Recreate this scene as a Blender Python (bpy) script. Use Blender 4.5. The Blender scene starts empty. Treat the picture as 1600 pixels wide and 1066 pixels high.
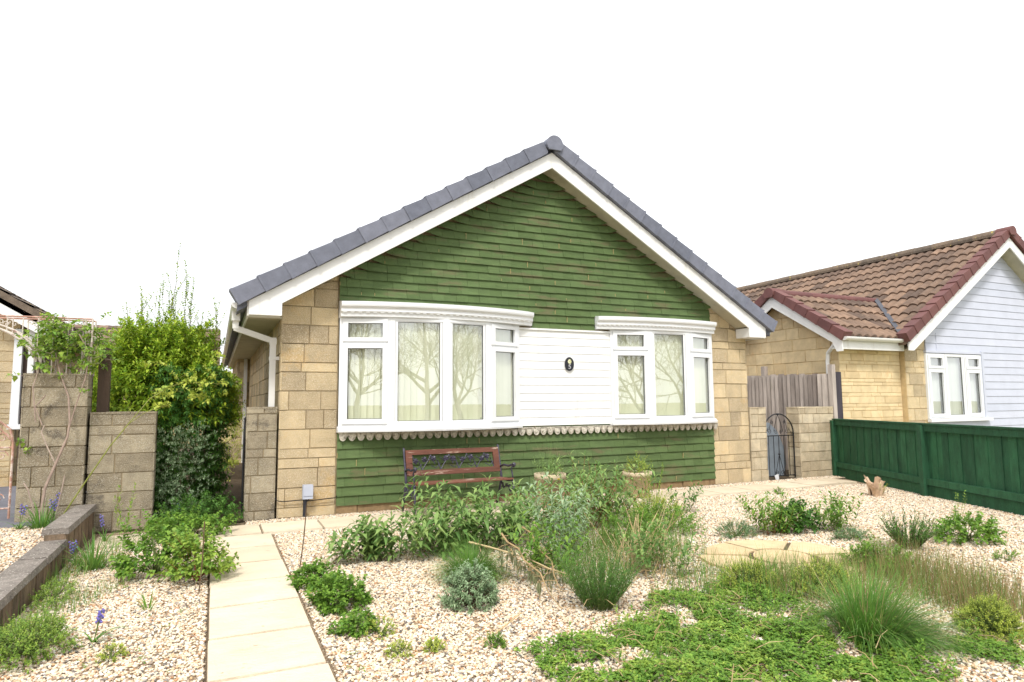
import bpy, math, random
from mathutils import Vector, Matrix, noise as mnoise
V = Vector
SC = bpy.context.scene
COL = SC.collection
random.seed(7)
R = random.Random(11)
def lin(c):
    c = c / 255.0
    return c / 12.92 if c <= 0.04045 else ((c + 0.055) / 1.055) ** 2.4
def rgb(c): return (lin(c[0]), lin(c[1]), lin(c[2]), 1.0)

# ------------------------------------------------------------------ mesh builder
class MB:
    def __init__(s): s.v = []; s.f = []; s.r = []
    def add(s, vs, fs, r=None):
        n = len(s.v); s.v.extend(vs)
        if r is None: r = R.random()
        for f in fs: s.f.append([i + n for i in f]); s.r.append(r)
    def hexa(s, p, r=None):
        # p: 0-3 bottom ring, 4-7 top ring
        s.add([tuple(q) for q in p], [(0,3,2,1),(4,5,6,7),(0,1,5,4),(1,2,6,5),(2,3,7,6),(3,0,4,7)], r)
    def box(s, x0, x1, y0, y1, z0, z1, r=None):
        s.hexa([(x0,y0,z0),(x1,y0,z0),(x1,y1,z0),(x0,y1,z0),(x0,y0,z1),(x1,y0,z1),(x1,y1,z1),(x0,y1,z1)], r)
    def obox(s, o, a, b, c, r=None):
        o=V(o);a=V(a);b=V(b);c=V(c)
        s.hexa([o,o+a,o+a+b,o+b,o+c,o+a+c,o+a+b+c,o+b+c], r)
    def prism(s, pts, lo, hi, ax='y', r=None):
        def m(p, t): return (p[0],t,p[1]) if ax=='y' else ((t,p[0],p[1]) if ax=='x' else (p[0],p[1],t))
        n=len(pts); vs=[m(p,lo) for p in pts]+[m(p,hi) for p in pts]
        fs=[tuple(range(n)),tuple(range(2*n-1,n-1,-1))]+[(i,i+n,(i+1)%n+n,(i+1)%n) for i in range(n)]
        s.add(vs,fs,r)
    def tube(s, pts, rad, n=8, r=None, cap=True):
        pts=[V(p) for p in pts]
        if not isinstance(rad,(list,tuple)): rad=[rad]*len(pts)
        t=(pts[1]-pts[0]).normalized()
        u=t.orthogonal().normalized(); vs=[]; 
        for i,p in enumerate(pts):
            a=pts[max(i-1,0)]; b=pts[min(i+1,len(pts)-1)]; t2=(b-a)
            if t2.length<1e-9: t2=t
            t2=t2.normalized(); u=(u-t2*u.dot(t2))
            if u.length<1e-6: u=t2.orthogonal()
            u=u.normalized(); w=t2.cross(u)
            for k in range(n):
                an=2*math.pi*k/n; q=p+(u*math.cos(an)+w*math.sin(an))*rad[i]; vs.append((q.x,q.y,q.z))
        fs=[]
        for i in range(len(pts)-1):
            for k in range(n):
                a=i*n+k; b=i*n+(k+1)%n; fs.append((a,b,b+n,a+n))
        if cap: fs.append(tuple(range(n-1,-1,-1))); fs.append(tuple(range((len(pts)-1)*n,len(pts)*n)))
        s.add(vs,fs,r)
    def lathe(s, c, prof, n=20, r=None):
        vs=[];fs=[]
        for (rr,z) in prof:
            for k in range(n):
                a=2*math.pi*k/n; vs.append((c[0]+rr*math.cos(a),c[1]+rr*math.sin(a),c[2]+z))
        for i in range(len(prof)-1):
            for k in range(n):
                a=i*n+k;b=i*n+(k+1)%n; fs.append((a,b,b+n,a+n))
        s.add(vs,fs,r)
    def leaf(s, p, d, l, w, r=None, fold=.12, droop=.15):
        side=d.cross(V((0,0,1)))
        if side.length<.05: side=V((1,0,0))
        side=side.normalized(); n=side.cross(d)
        m=p+d*(l*.45); z=V((0,0,1))
        a=m+side*(w*.5)+n*(w*fold); b=m-side*(w*.5)+n*(w*fold)
        c=p+d*(l*.5); t=p+d*l-z*(l*droop)
        s.add([tuple(p),tuple(a),tuple(c),tuple(b),tuple(t)],[(0,1,4,2),(0,2,4,3)],r)
    def blade(s, p, d, l, w, bend, r=None, seg=4):
        side=d.cross(V((0,0,1)))
        if side.length<.05: side=V((R.uniform(-1,1),R.uniform(-1,1),0))
        side=side.normalized(); vs=[]; q=V(p); dd=V(d).normalized()
        for i in range(seg+1):
            ww=w*(1-(i/seg)**1.5)*.5+w*.04
            vs+= [tuple(q-side*ww),tuple(q+side*ww)]
            q=q+dd*(l/seg); dd=(dd+V((0,0,-bend/seg))).normalized()
        s.add(vs,[(2*i,2*i+1,2*i+3,2*i+2) for i in range(seg)],r)
    def build(s, name, mat, parent=None, smooth=False):
        me=bpy.data.meshes.new(name); me.from_pydata([tuple(v) for v in s.v],[],s.f); 
        at=me.attributes.new('rnd','FLOAT','FACE'); at.data.foreach_set('value',s.r)
        me.materials.append(mat)
        if smooth: me.polygons.foreach_set('use_smooth',[True]*len(me.polygons))
        me.update()
        o=bpy.data.objects.new(name,me); COL.objects.link(o)
        if parent is not None:
            o.parent=parent; w=V((0,0,0)); q=parent
            while q is not None: w=w+q.location; q=q.parent
            o.location=-w
        return o
def tag(o,label=None,cat=None,group=None,kind=None):
    if label: o['label']=label
    if cat: o['category']=cat
    if group: o['group']=group
    if kind: o['kind']=kind
    return o
def thing(name,label,cat,loc=(0,0,0),group=None):
    o=bpy.data.objects.new(name,None); o.empty_display_size=.1; COL.objects.link(o); o.location=loc
    return tag(o,label,cat,group)

# ------------------------------------------------------------------ materials
def mk(name,c1,c2=None,rough=.8,nscale=6,namt=.25,bump=.0,bscale=80,speck=None,sscale=140,sth=.62,stain=None,stscale=2.5,stth=.6,stamt=.8,
       trans=0,spec=.4,metal=0,alt=None,stretch=(1,1,1)):
    m=bpy.data.materials.new(name); m.use_nodes=True; nt=m.node_tree; N=nt.nodes; L=nt.links
    b=N['Principled BSDF']; b.inputs['Roughness'].default_value=rough; b.inputs['Metallic'].default_value=metal
    b.inputs['Specular IOR Level'].default_value=spec
    tc=N.new('ShaderNodeNewGeometry'); mp=N.new('ShaderNodeMapping'); mp.inputs['Scale'].default_value=stretch
    L.new(tc.outputs['Position'],mp.inputs['Vector'])
    at=N.new('ShaderNodeAttribute'); at.attribute_name='rnd'
    def mix(f,a,b_,t='MIX'):
        x=N.new('ShaderNodeMix'); x.data_type='RGBA'; x.blend_type=t
        for i,s_ in ((0,f),(6,a),(7,b_)):
            if isinstance(s_,(int,float)): x.inputs[i].default_value=s_
            elif isinstance(s_,tuple): x.inputs[i].default_value=s_
            else: L.new(s_,x.inputs[i])
        return x.outputs[2]
    def nz(sc,det=4,rg=.6):
        x=N.new('ShaderNodeTexNoise'); x.inputs['Scale'].default_value=sc; x.inputs['Detail'].default_value=det; x.inputs['Roughness'].default_value=rg
        L.new(mp.outputs[0],x.inputs['Vector']); return x.outputs[0]
    def rng(s_,a,b_,c=0,d=1):
        x=N.new('ShaderNodeMapRange'); L.new(s_,x.inputs[0]); 
        for i,q in enumerate((a,b_,c,d)): x.inputs[i+1].default_value=q
        return x.outputs[0]
    col=mix(at.outputs['Fac'],rgb(c1),rgb(c2 or c1))
    if namt:
        g=rng(nz(nscale),.3,.7,1-namt,1+namt)
        cc=N.new('ShaderNodeCombineColor'); 
        for i in range(3): L.new(g,cc.inputs[i])
        col=mix(1.0,col,cc.outputs[0],'MULTIPLY')
    if stain: col=mix(rng(nz(stscale,8,.7),stth,stth+.08,0,stamt),col,rgb(stain))
    if speck: col=mix(rng(nz(sscale,2),sth,sth+.06),col,rgb(speck))
    if alt:
        gt=N.new('ShaderNodeMath'); gt.operation='GREATER_THAN'; gt.inputs[1].default_value=1.5; L.new(at.outputs['Fac'],gt.inputs[0]); col=mix(gt.outputs[0],col,rgb(alt))
    L.new(col,b.inputs['Base Color'])
    if bump:
        bp=N.new('ShaderNodeBump'); bp.inputs['Strength'].default_value=bump; bp.inputs['Distance'].default_value=.018
        L.new(nz(bscale,4,.7),bp.inputs['Height']); L.new(bp.outputs[0],b.inputs['Normal'])
    if trans:
        tr=N.new('ShaderNodeBsdfTranslucent'); L.new(col,tr.inputs[0]); ms=N.new('ShaderNodeMixShader'); ms.inputs[0].default_value=trans
        L.new(b.outputs[0],ms.inputs[1]); L.new(tr.outputs[0],ms.inputs[2]); L.new(ms.outputs[0],N['Material Output'].inputs[0])
    return m
M={}
M['stone']=mk('stone_tan',(220,198,156),(170,152,122),.9,5,.15,1.0,80,speck=(230,218,194),sscale=190,sth=.57,stain=(208,172,112),stscale=1.4,stth=.55,stamt=.5)
M['stone_core']=mk('mortar',(156,140,112),(156,140,112),.95,20,.2,.3)
M['stone_grey']=mk('stone_weathered',(168,156,132),(138,126,104),.95,7,.25,1.0,70,speck=(208,202,186),sscale=210,sth=.58,stain=(74,66,58),stscale=2.4,stth=.56,stamt=.7)
M['stone_pale']=mk('stone_pale',(204,190,162),(176,160,132),.95,7,.22,.9,70,speck=(222,214,196),sscale=210,sth=.6,stain=(82,74,66),stscale=2.2,stth=.64,stamt=.7)
M['stone_yellow']=mk('stone_yellow',(222,202,162),(206,184,144),.9,7,.12,.5,70,stain=(212,170,116),stscale=2.4,stth=.6,stamt=.45)
M['mortar_yellow']=mk('mortar_yellow',(200,176,134),None,.95,20,.1,.2)
M['tile_green']=mk('tile_green',(88,108,64),(78,98,54),.75,5,.16,.45,60,speck=(150,146,106),sscale=34,sth=.72,stain=(106,96,70),stscale=1.9,stth=.54,stamt=.6,stretch=(.7,1,3.0),alt=(172,156,108))
M['worn']=mk('worn_paint',(176,160,110),(140,132,84),.9,8,.2)
M['tile_core']=mk('tile_backing',(40,52,28),None,.9,20,.1)
M['plinth']=mk('plinth_stone',(150,126,92),(140,118,88),.95,14,.25,.6,90)
M['upvc']=mk('white_upvc',(224,226,228),None,.35,3,.03,0,spec=.5,stain=(204,204,198),stscale=3,stth=.62,stamt=.5)
M['board_white']=mk('white_board',(228,228,226),None,.5,3,.03,stain=(206,204,194),stscale=1.6,stth=.58,stamt=.5,stretch=(2.5,1,.5))
M['soffit']=mk('soffit_board',(178,172,152),None,.6,4,.15,stain=(120,112,88),stscale=2,stth=.58,stamt=.4)
M['gasket']=mk('black_gasket',(28,28,30),None,.6,3,0)
M['pipe']=mk('white_pipe',(222,222,220),None,.4,4,.05,stain=(150,150,140),stscale=5,stth=.62,stamt=.3)
M['roof_grey']=mk('grey_concrete_tile',(118,121,134),(102,106,119),.75,9,.15,.4,120,speck=(142,146,152),sscale=200,sth=.66,stain=(92,92,90),stscale=3,stth=.62,stamt=.4)
M['roof_brown']=mk('brown_pantile',(134,110,92),(92,76,66),.85,6,.25,.4,60,stain=(160,140,112),stscale=9,stth=.6,stamt=.5)
M['verge_brown']=mk('red_brown_verge',(112,74,70),(98,64,62),.7,6,.15,.2,80)
M['ridge_grey']=mk('lichen_ridge',(120,104,88),(100,90,80),.9,10,.25,.6,60,speck=(176,160,90),sscale=12,sth=.66)
M['clad_grey']=mk('lilac_cladding',(192,196,210),(187,192,207),.6,3,.05)
M['valley']=mk('lead_valley',(70,72,80),None,.5,5,.1)
M['fence_green']=mk('green_stained_timber',(46,96,64),(34,78,52),.8,14,.28,.6,60,stain=(22,56,40),stscale=12,stth=.6,stamt=.6,stretch=(1,1,.3),speck=(70,104,78),sscale=30,sth=.72)
M['fence_grey']=mk('silvered_timber',(186,176,168),(132,122,116),.9,14,.25,.5,50,stain=(134,134,100),stscale=1.6,stth=.6,stamt=.5,stretch=(1,1,.15))
M['post_dark']=mk('dark_post',(66,62,70),(58,52,58),.85,8,.25,.3,50,stretch=(1,1,.2))
M['wood_brown']=mk('brown_post',(92,76,64),(84,70,60),.9,12,.25,.4,50,stretch=(1,1,.15))
M['iron']=mk('black_iron',(20,20,24),None,.45,10,.2,.1,80,spec=.5)
M['bench_iron']=mk('bench_iron',(66,62,80),(46,44,58),.4,20,.25,.2,80,spec=.5)
M['bench_wood']=mk('worn_red_timber',(104,62,44),(90,52,38),.6,8,.3,.3,60,stain=(196,176,156),stscale=6,stth=.58,stamt=.8,stretch=(.35,1,3))
M['seat_wood']=mk('worn_seat_timber',(128,84,66),(100,60,46),.7,8,.25,.3,60,stain=(190,170,154),stscale=6,stth=.54,stamt=.8,stretch=(.3,1,2))
M['trellis']=mk('peeling_white_iron',(206,196,186),None,.7,20,.1,.2,80,stain=(122,70,56),stscale=9,stth=.54,stamt=.8)
M['rust']=mk('rusty_iron',(176,136,120),None,.85,20,.3,.2,80,stain=(214,204,194),stscale=14,stth=.52,stamt=.8)
M['lace']=mk('lace_metal',(196,190,176),(166,158,142),.7,40,.3,.3,80,stain=(84,74,60),stscale=26,stth=.54,stamt=.75)
M['slab']=mk('riven_slab',(214,200,176),(202,186,160),.85,3,.10,1.0,9,stain=(150,132,106),stscale=2.2,stth=.62,stamt=.4,speck=(156,140,116),sscale=16,sth=.71,stretch=(.9,1.3,1))
M['slab_gap']=mk('slab_gap',(92,78,60),None,.95,20,.2)
M['patio']=mk('crazy_paving_stone',(214,194,156),(200,176,136),.85,5,.14,.5,30)
M['grit']=mk('grit_bed',(168,144,116),(150,128,100),.95,60,.3,1.0,120,speck=(216,200,176),sscale=90,sth=.54)
M['earth']=mk('soil',(88,74,56),(76,64,50),.95,12,.3,.6,60)
M['grass_far']=mk('verge_grass_ground',(150,146,112),(140,138,104),.95,1.5,.25,.5,30)
M['paving_grey']=mk('grey_paving',(112,112,120),(102,102,110),.85,4,.15,.3,40)
M['coping']=mk('lichen_coping',(140,132,124),(122,114,106),.95,14,.3,1.0,50,speck=(206,202,190),sscale=70,sth=.62,stain=(74,68,64),stscale=7,stth=.55,stamt=.6)
M['ret']=mk('retaining_block',(140,120,98),(112,94,78),.95,10,.3,.8,50,stain=(70,64,50),stscale=4,stth=.52,stamt=.75,stretch=(1,2,.5))
M['terracotta']=mk('weathered_pot',(190,174,146),None,.9,8,.2,.3,60,stain=(190,140,102),stscale=5,stth=.6,stamt=.5)
M['boxgrey']=mk('grey_plastic',(176,182,196),None,.5,4,.05)
M['blackpipe']=mk('black_plastic',(40,42,50),None,.5,4,.1)
M['greyboard']=mk('blue_grey_board',(128,138,148),None,.75,6,.12,.2,40)
M['card']=mk('white_scrap',(220,220,222),None,.7,3,0)
M['blind']=mk('cream_blind',(236,238,214),(224,228,200),.8,3,.04,trans=.1)
M['curtain']=mk('pale_curtain',(222,228,222),(206,212,208),.8,3,.05,trans=.1)
M['plaque']=mk('black_plaque',(14,16,28),None,.3,3,0,spec=.6)
M['plaque_w']=mk('plaque_cream',(226,224,190),(190,190,130),.5,3,0)
M['dark']=mk('dark_void',(30,28,26),None,.9,3,0)
M['doorbrown']=mk('brown_frame',(74,58,50),None,.7,6,.1)
LF=dict(rough=.55,nscale=9,namt=.18,spec=.35,trans=.3)
M['lf_bright']=mk('leaf_bright',(180, 196, 62),(120, 160, 50),**LF)
M['lf_lime']=mk('leaf_lime',(190, 198, 84),(150, 172, 72),**LF)
M['lf_mid']=mk('leaf_mid',(134, 168, 64),(88, 132, 48),**LF)
M['lf_dark']=mk('leaf_dark',(98, 142, 58),(62, 106, 42),**LF)
M['lf_deep']=mk('leaf_deep',(62, 98, 48),(38, 68, 36),**LF)
M["lf_withered"]=mk("withered_leaf",(140,148,112),(118,120,84),**LF)
M['lf_bud']=mk('leaf_buddleia',(150, 174, 100),(92, 132, 66),**LF)
M['lf_silver']=mk('leaf_silver',(168, 188, 150),(128, 158, 114),**LF)
M['lf_sage']=mk('leaf_sage',(128, 158, 112),(88, 124, 80),**LF)
M['lf_rose']=mk('leaf_rose',(160, 182, 76),(112, 152, 62),**LF)
M['lf_brown']=mk('leaf_heather',(156, 128, 92),(128, 132, 76),**LF)
M['straw']=mk('straw',(196,174,132),(160,134,96),.9,8,.2)
M['straw_green']=mk('straw_green',(150,156,80),(172,160,100),**LF)
M['grass']=mk('grass_blade',(122,160,70),(82,128,54),**LF)
M['stem_green']=mk('stem_green',(104,124,62),(88,100,56),.8,8,.1)
M['stem_brown']=mk('stem_brown',(98,80,60),(84,68,52),.9,8,.2)
M['stem_pale']=mk('stem_pale',(176,160,146),(150,130,118),.9,20,.2,.2,60)
M['stem_red']=mk('stem_red',(150,84,56),(120,70,50),.8,8,.1)
M['violet']=mk('bluebell_petal',(122,112,196),(150,140,214),.6,8,.1,trans=.3)
M['yellow']=mk('yellow_petal',(236,220,20),(228,206,20),.6,8,.05,trans=.2)
M['cream_husk']=mk('dry_husk',(226,204,180),(200,170,140),.9,12,.2,.3,60)
M['bark']=mk('bark',(136,124,100),(124,112,92),.95,6,.25,.6,20)
M['asphalt']=mk('asphalt',(64,64,66),None,.9,30,.15,.2,90)
def glass():
    m=bpy.data.materials.new('window_glass'); m.use_nodes=True; nt=m.node_tree; N=nt.nodes; L=nt.links
    N.remove(N['Principled BSDF']); g=N.new('ShaderNodeBsdfGlossy'); g.inputs['Roughness'].default_value=.01; g.inputs[0].default_value=(.95,.97,1,1)
    t=N.new('ShaderNodeBsdfTransparent'); t.inputs[0].default_value=(.98,.99,.97,1)
    lw=N.new('ShaderNodeLayerWeight'); lw.inputs[0].default_value=.5; pw=N.new('ShaderNodeMath'); pw.operation='POWER'; pw.inputs[1].default_value=3; L.new(lw.outputs['Facing'],pw.inputs[0])
    a=N.new('ShaderNodeMath'); a.operation='MULTIPLY_ADD'; a.inputs[1].default_value=.7; a.inputs[2].default_value=.27; a.use_clamp=True
    ms=N.new('ShaderNodeMixShader'); L.new(pw.outputs[0],a.inputs[0]); L.new(a.outputs[0],ms.inputs[0]); L.new(t.outputs[0],ms.inputs[1]); L.new(g.outputs[0],ms.inputs[2])
    L.new(ms.outputs[0],N['Material Output'].inputs[0]); return m
M['glass']=glass()
def pebble_mat():
    m=bpy.data.materials.new('pebble'); m.use_nodes=True; nt=m.node_tree; N=nt.nodes; L=nt.links; b=N['Principled BSDF']; b.inputs['Roughness'].default_value=.75
    oi=N.new('ShaderNodeObjectInfo'); cr=N.new('ShaderNodeValToRGB'); e=cr.color_ramp; e.interpolation='LINEAR'
    stops=[(0,(226,214,194)),(.28,(212,194,164)),(.45,(234,230,220)),(.62,(202,170,128)),(.72,(220,206,184)),(.84,(176,130,88)),(.92,(150,144,136)),(1,(86,82,80))]
    e.elements[0].position=0; e.elements[0].color=rgb(stops[0][1]); e.elements[1].position=1; e.elements[1].color=rgb(stops[-1][1])
    for p,c in stops[1:-1]: x=e.elements.new(p); x.color=rgb(c)
    L.new(oi.outputs['Random'],cr.inputs[0]); L.new(cr.outputs[0],b.inputs['Base Color']); return m
M['pebble']=pebble_mat()

# ------------------------------------------------------------------ generic builders
def stone_face(mb,O,U,N,L,H,course=.225,seed=1,lim=None,wmin=.2,wmax=.5,dep=.015,split=.25,r0=None,g=.0035):
    r=random.Random(seed); O=V(O);U=V(U).normalized();N=V(N).normalized(); Z=V((0,0,1)); z=0.
    while z<H-.01:
        h=course if r.random()>split else course*.5
        if H-z-h<.07: h=H-z
        u=-r.uniform(0,wmin) if L>wmax else 0
        while u<L-.001:
            w=r.uniform(wmin,wmax)*(1.15 if h<course*.7 else 1)
            if L-(u+w)<.1: w=L-u
            a=max(u,0)+g; b=min(u+w,L)-g; z0=z+g; z1=z+h-g
            u+=w
            if b-a<.01: continue
            zt=[z1,z1]
            if lim:
                zt=[min(z1,lim(a)),min(z1,lim(b))]
                if zt[0]<=z0+.005 and zt[1]<=z0+.005: continue
                zt=[max(q,z0+.001) for q in zt]
            d=dep*r.uniform(.55,1.15); e=.004; rr=r.random()
            j=lambda: r.uniform(-.003,.003)
            f0=O+U*(a+e+j())+Z*(z0+e+j())+N*d; f1=O+U*(b-e+j())+Z*(z0+e+j())+N*d
            f2=O+U*(b-e+j())+Z*(zt[1]-e)+N*d; f3=O+U*(a+e+j())+Z*(zt[0]-e)+N*d
            b0=O+U*a+Z*z0; b1=O+U*b+Z*z0; b2=O+U*b+Z*zt[1]; b3=O+U*a+Z*zt[0]
            mb.add([tuple(q) for q in (b0,b1,b2,b3,f0,f1,f2,f3)],[(4,5,6,7),(0,1,5,4),(1,2,6,5),(2,3,7,6),(3,0,4,7)],rr)
        z+=h
def stone_wall_thing(name,label,x0,x1,y0,y1,z0,z1,mat,seed,sides='flr',cap=True,cat='wall',**k):
    t=thing(name,label,cat,((x0+x1)/2,(y0+y1)/2,z0))
    c=MB(); c.box(x0+.02,x1-.02,y0+.02,y1-.02,z0-.1,z1-.01,.5); c.build('core',M['stone_core'],t)
    m=MB(); H=z1-z0-(.0)
    stone_face(m,(x0+.0,y0+.02,z0),(1,0,0),(0,-1,0),x1-x0,H,seed=seed,**k)
    if 'l' in sides: stone_face(m,(x0+.02,y1,z0),(0,-1,0),(-1,0,0),y1-y0,H,seed=seed+1,**k)
    if 'r' in sides: stone_face(m,(x1-.02,y0,z0),(0,1,0),(1,0,0),y1-y0,H,seed=seed+2,**k)
    stone_face(m,(x1,y1-.02,z0),(-1,0,0),(0,1,0),x1-x0,H,seed=seed+3,**k)
    m.build('block',mat,t)
    if cap:
        cp=MB(); r=random.Random(seed+9); x=x0
        while x<x1-.01:
            w=min(r.uniform(.1,.3),x1-x)
            if x1-x-w<.06: w=x1-x
            cp.box(x+.003,x+w-.003,y0+.002,y1-.002,z1-.012,z1+r.uniform(.004,.012)); x+=w
        cp.build('coping',mat,t)
    return t
def tile_roof(mb,O,U,Vv,LU,LV,gauge=.3,pitch=.15,amp=.02,lift=.028,seg=6,tilew=.3,clip=None,seed=3):
    r=random.Random(seed); O=V(O);U=V(U).normalized();W=V(Vv).normalized();Nn=U.cross(W)
    if Nn.z<0: Nn=-Nn
    nc=max(1,round(LV/gauge)); g=LV/nc; nu=int(LU/pitch*seg)
    du=LU/nu
    for k in range(nc):
        ph=r.random(); rt={}
        for i in range(nu):
            u0=i*du;u1=u0+du
            def hgt(u): 
                t=(u/pitch)%1.0; return amp*math.sin(math.pi*t)**.8*.9 if amp else 0
            t0=int(u0/tilew+(.5 if k%2 else 0))
            if t0 not in rt: rt[t0]=r.random()
            a=O+U*u0+W*(k*g)+Nn*(lift+hgt(u0)); b=O+U*u1+W*(k*g)+Nn*(lift+hgt(u1))
            c=O+U*u1+W*(k*g+g)+Nn*(hgt(u1)*1.0); d=O+U*u0+W*(k*g+g)+Nn*(hgt(u0)*1.0)
            if clip and not clip((a+c)/2): continue
            e=O+U*u0+W*(k*g+.003)+Nn*(-.004+hgt(u0)*.9); f=O+U*u1+W*(k*g+.003)+Nn*(-.004+hgt(u1)*.9)
            mb.add([tuple(q) for q in (a,b,c,d,e,f)],[(0,1,2,3),(4,5,1,0)],rt[t0])
def arc_pts(x0,x1,ye,prot,n,xa=None,xb=None):
    xa=x0 if xa is None else xa; xb=x1 if xb is None else xb; out=[]
    for i in range(n+1):
        x=xa+(xb-xa)*i/n; t=(x-x0)/(x1-x0)
        out.append((x,-ye-prot*max(0,4*t*(1-t))**.85))
    return out
def sweep(mb,path,prof,yin=.02,r=.5):
    # profile list of (outward offset, z); first and last rows run back to the wall
    P=[V((a,b,0)) for a,b in path]; n=len(P); rows=[]
    for i,p in enumerate(P):
        t=(P[min(i+1,n-1)]-P[max(i-1,0)]).normalized(); nn=V((t.y,-t.x,0))
        if i in (0,n-1): nn=V((0,-1,0))
        rows.append([(p.x,yin,prof[0][1])]+[((p+nn*d).x,(p+nn*d).y,z) for d,z in prof]+[(p.x,yin,prof[-1][1])])
    m=len(rows[0]); vs=[q for row in rows for q in row]; fs=[]
    for i in range(n-1):
        for j in range(m-1): a=i*m+j; fs.append((a,a+1,a+m+1,a+m))
    fs.append(tuple(range(m-1,-1,-1))); fs.append(tuple(range((n-1)*m,n*m)))
    mb.add(vs,fs,r)
def window(parent,nodes,kinds,z0,z1,bmat,label=None,bl_off=.065,slat=.088,board=(.1,.085)):
    """window > frame mesh; sub-parts pane, gasket, vertical_blind"""
    fr=MB(); gk=MB(); panes=[]; bl=MB(); r=random.Random(5)
    for i,k in enumerate(kinds):
        A=V((nodes[i][0],nodes[i][1],0)); B=V((nodes[i+1][0],nodes[i+1][1],0)); U=(B-A).normalized(); L=(B-A).length; Nn=V((U.y,-U.x,0)); Z=V((0,0,1))
        def fb(u0,u1,a,b,d0,d1,m=fr): m.obox(A+U*u0+Z*a+Nn*d0,U*(u1-u0),Nn*(d1-d0),Z*(b-a),.5)
        def ring(u0,u1,a,b,w,wz,d0,d1,m=fr):
            fb(u0,u0+w,a,b,d0,d1,m); fb(u1-w,u1,a,b,d0,d1,m); fb(u0+w,u1-w,a,a+wz,d0,d1-.001,m); fb(u0+w,u1-w,b-wz,b,d0,d1-.001,m)
        ring(-.004,L+.004,z0,z1,.05,.05,-.04,.03)
        holes=[]
        if k=='s':
            zt=z0+(z1-z0)*.76
            fb(.05,L-.05,zt-.03,zt+.03,-.04,.029)
            ring(.036,L-.036,z0+.036,zt-.012,.062,.058,-.01,.048); ring(.036,L-.036,zt+.012,z1-.036,.062,.05,-.01,.048)
            holes=[(.098,L-.098,z0+.094,zt-.07),(.098,L-.098,zt+.062,z1-.086)]
        else:
            ring(.05,L-.05,z0+.05,z1-.05,.03,.012,-.02,.022)
            holes=[(.08,L-.08,z0+.062,z1-.062)]
        for (u0,u1,a,b) in holes:
            ring(u0-.002,u1+.002,a-.002,b+.002,.007,.007,.004,.012,gk)
            q=MB(); d=.002; P=[A+U*u0+Z*a+Nn*d,A+U*u1+Z*a+Nn*d,A+U*u1+Z*b+Nn*d,A+U*u0+Z*b+Nn*d]
            q.add([tuple(x) for x in P],[(0,1,2,3)]); panes.append(q)
        u=.0
        while u<L:
            an=math.radians(14+r.uniform(-5,5)); dd=(U*math.cos(an)+Nn*math.sin(an))*slat
            o=A+U*u-Nn*bl_off+Nn*0
            bl.add([tuple(o+Z*(z0+.03)),tuple(o+dd+Z*(z0+.03)),tuple(o+dd+Z*(z1-.05)),tuple(o+Z*(z1-.05))],[(0,1,2,3)])
            u+=slat*.9
    w=fr.build('window',M['upvc'],parent)
    if label: w['label']=label
    gk.build('gasket',M['gasket'],w)
    for q in panes: q.build('pane',M['glass'],w)
    bl.build('vertical_blind',bmat,w)
    return w
def verge(mb,ax,p0,p1,n,d0,d1,h,r=3):
    """stepped verge units from low p0 to high p1 in the (a,z) plane; ax='y' depth range d0..d1 (or 'x')"""
    rr=random.Random(r); a0,z0=p0;a1,z1=p1; da=(a1-a0)/n; dz=(z1-z0)/n; Ln=math.hypot(da,dz); ua,uz=da/Ln,dz/Ln; na,nz=-uz,ua
    if nz<0: na,nz=-na,-nz
    for i in range(n):
        q=rr.random(); a=a0+da*i; z=z0+dz*i; L=Ln*1.05; e=.016; o=.014
        pts=[(a,z,0),(a+ua*.02,z+uz*.02,-e*.3)]
        # outline: lower end lifted and a touch lower than the next one
        prof=[(0,-.012),(L*.93,-.004),(L,.012),(L,h-.012),(L*.96,h),(0.02,h+e),(0,h+e*.2)]
        pl=[(a+ua*s+na*t,z+uz*s+nz*t) for s,t in prof]
        lo=d0-o*(1-i%1)-.002*(i%2); 
        mb.prism(pl,lo,d1,ax,q)
        pl2=[(a+ua*s+na*t,z+uz*s+nz*t) for s,t in [(-.004,-.014),(.03,-.014),(.03,h+e+.003),(-.004,h+e+.003)]]
        mb.prism(pl2,lo-.007,d1,ax,q)
def boards(mb,x0,x1,z0,z1,gauge,y,lim=None,dep=.016,seed=2):
    z=z0
    while z<z1-.01:
        zt=min(z+gauge,z1)
        def ex(zz):
            if lim: a,b=lim(zz); return max(a,x0),min(b,x1)
            return x0,x1
        a0,b0=ex(z);a1,b1=ex(zt)
        if b0>a0:
            if b1<a1: a1=b1=(a1+b1)/2
            mb.hexa([(a0,y-dep,z+.003),(b0,y-dep,z+.003),(b0,y+.02,z+.003),(a0,y+.02,z+.003),(a1,y-dep*.35,zt),(b1,y-dep*.35,zt),(b1,y+.02,zt),(a1,y+.02,zt)])
        z=zt

# ------------------------------------------------------------------ main bungalow
XC=4.17
house=thing('bungalow','detached bungalow with green hung tiles on its gable and two white bow windows','house',(XC,0,0))
def top(x): return 4.80-.6*abs(x-XC)
WL=[(.68,1.35),(7.13,7.90)]
core=MB()
core.box(.70,1.35,.02,.25,-.3,2.45,.5); core.box(7.13,7.88,.02,.25,-.3,2.45,.5)
core.box(1.35,7.13,.0,.25,-.3,1.0,.5); core.box(3.74,5.24,0,.25,1.0,2.4,.5)
core.prism([(.70,2.45),(.70,2.64),(XC,4.68),(7.88,2.64),(7.88,2.45)],.022,.25,'y',.5)
core.box(.70,.9,.25,12,-.3,2.6,.5); core.box(7.6,7.88,.25,12,-.3,2.6,.5)
core.prism([(.70,-.3),(.70,2.64),(XC,4.68),(7.88,2.64),(7.88,-.3)],11.9,12,'y',.5)
core.build('masonry_core',M['stone_core'],house)
w=MB()
limL=lambda u:(4.62-.6*abs(.68+u-XC)); limR=lambda u:(4.62-.6*abs(7.13+u-XC))
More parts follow.
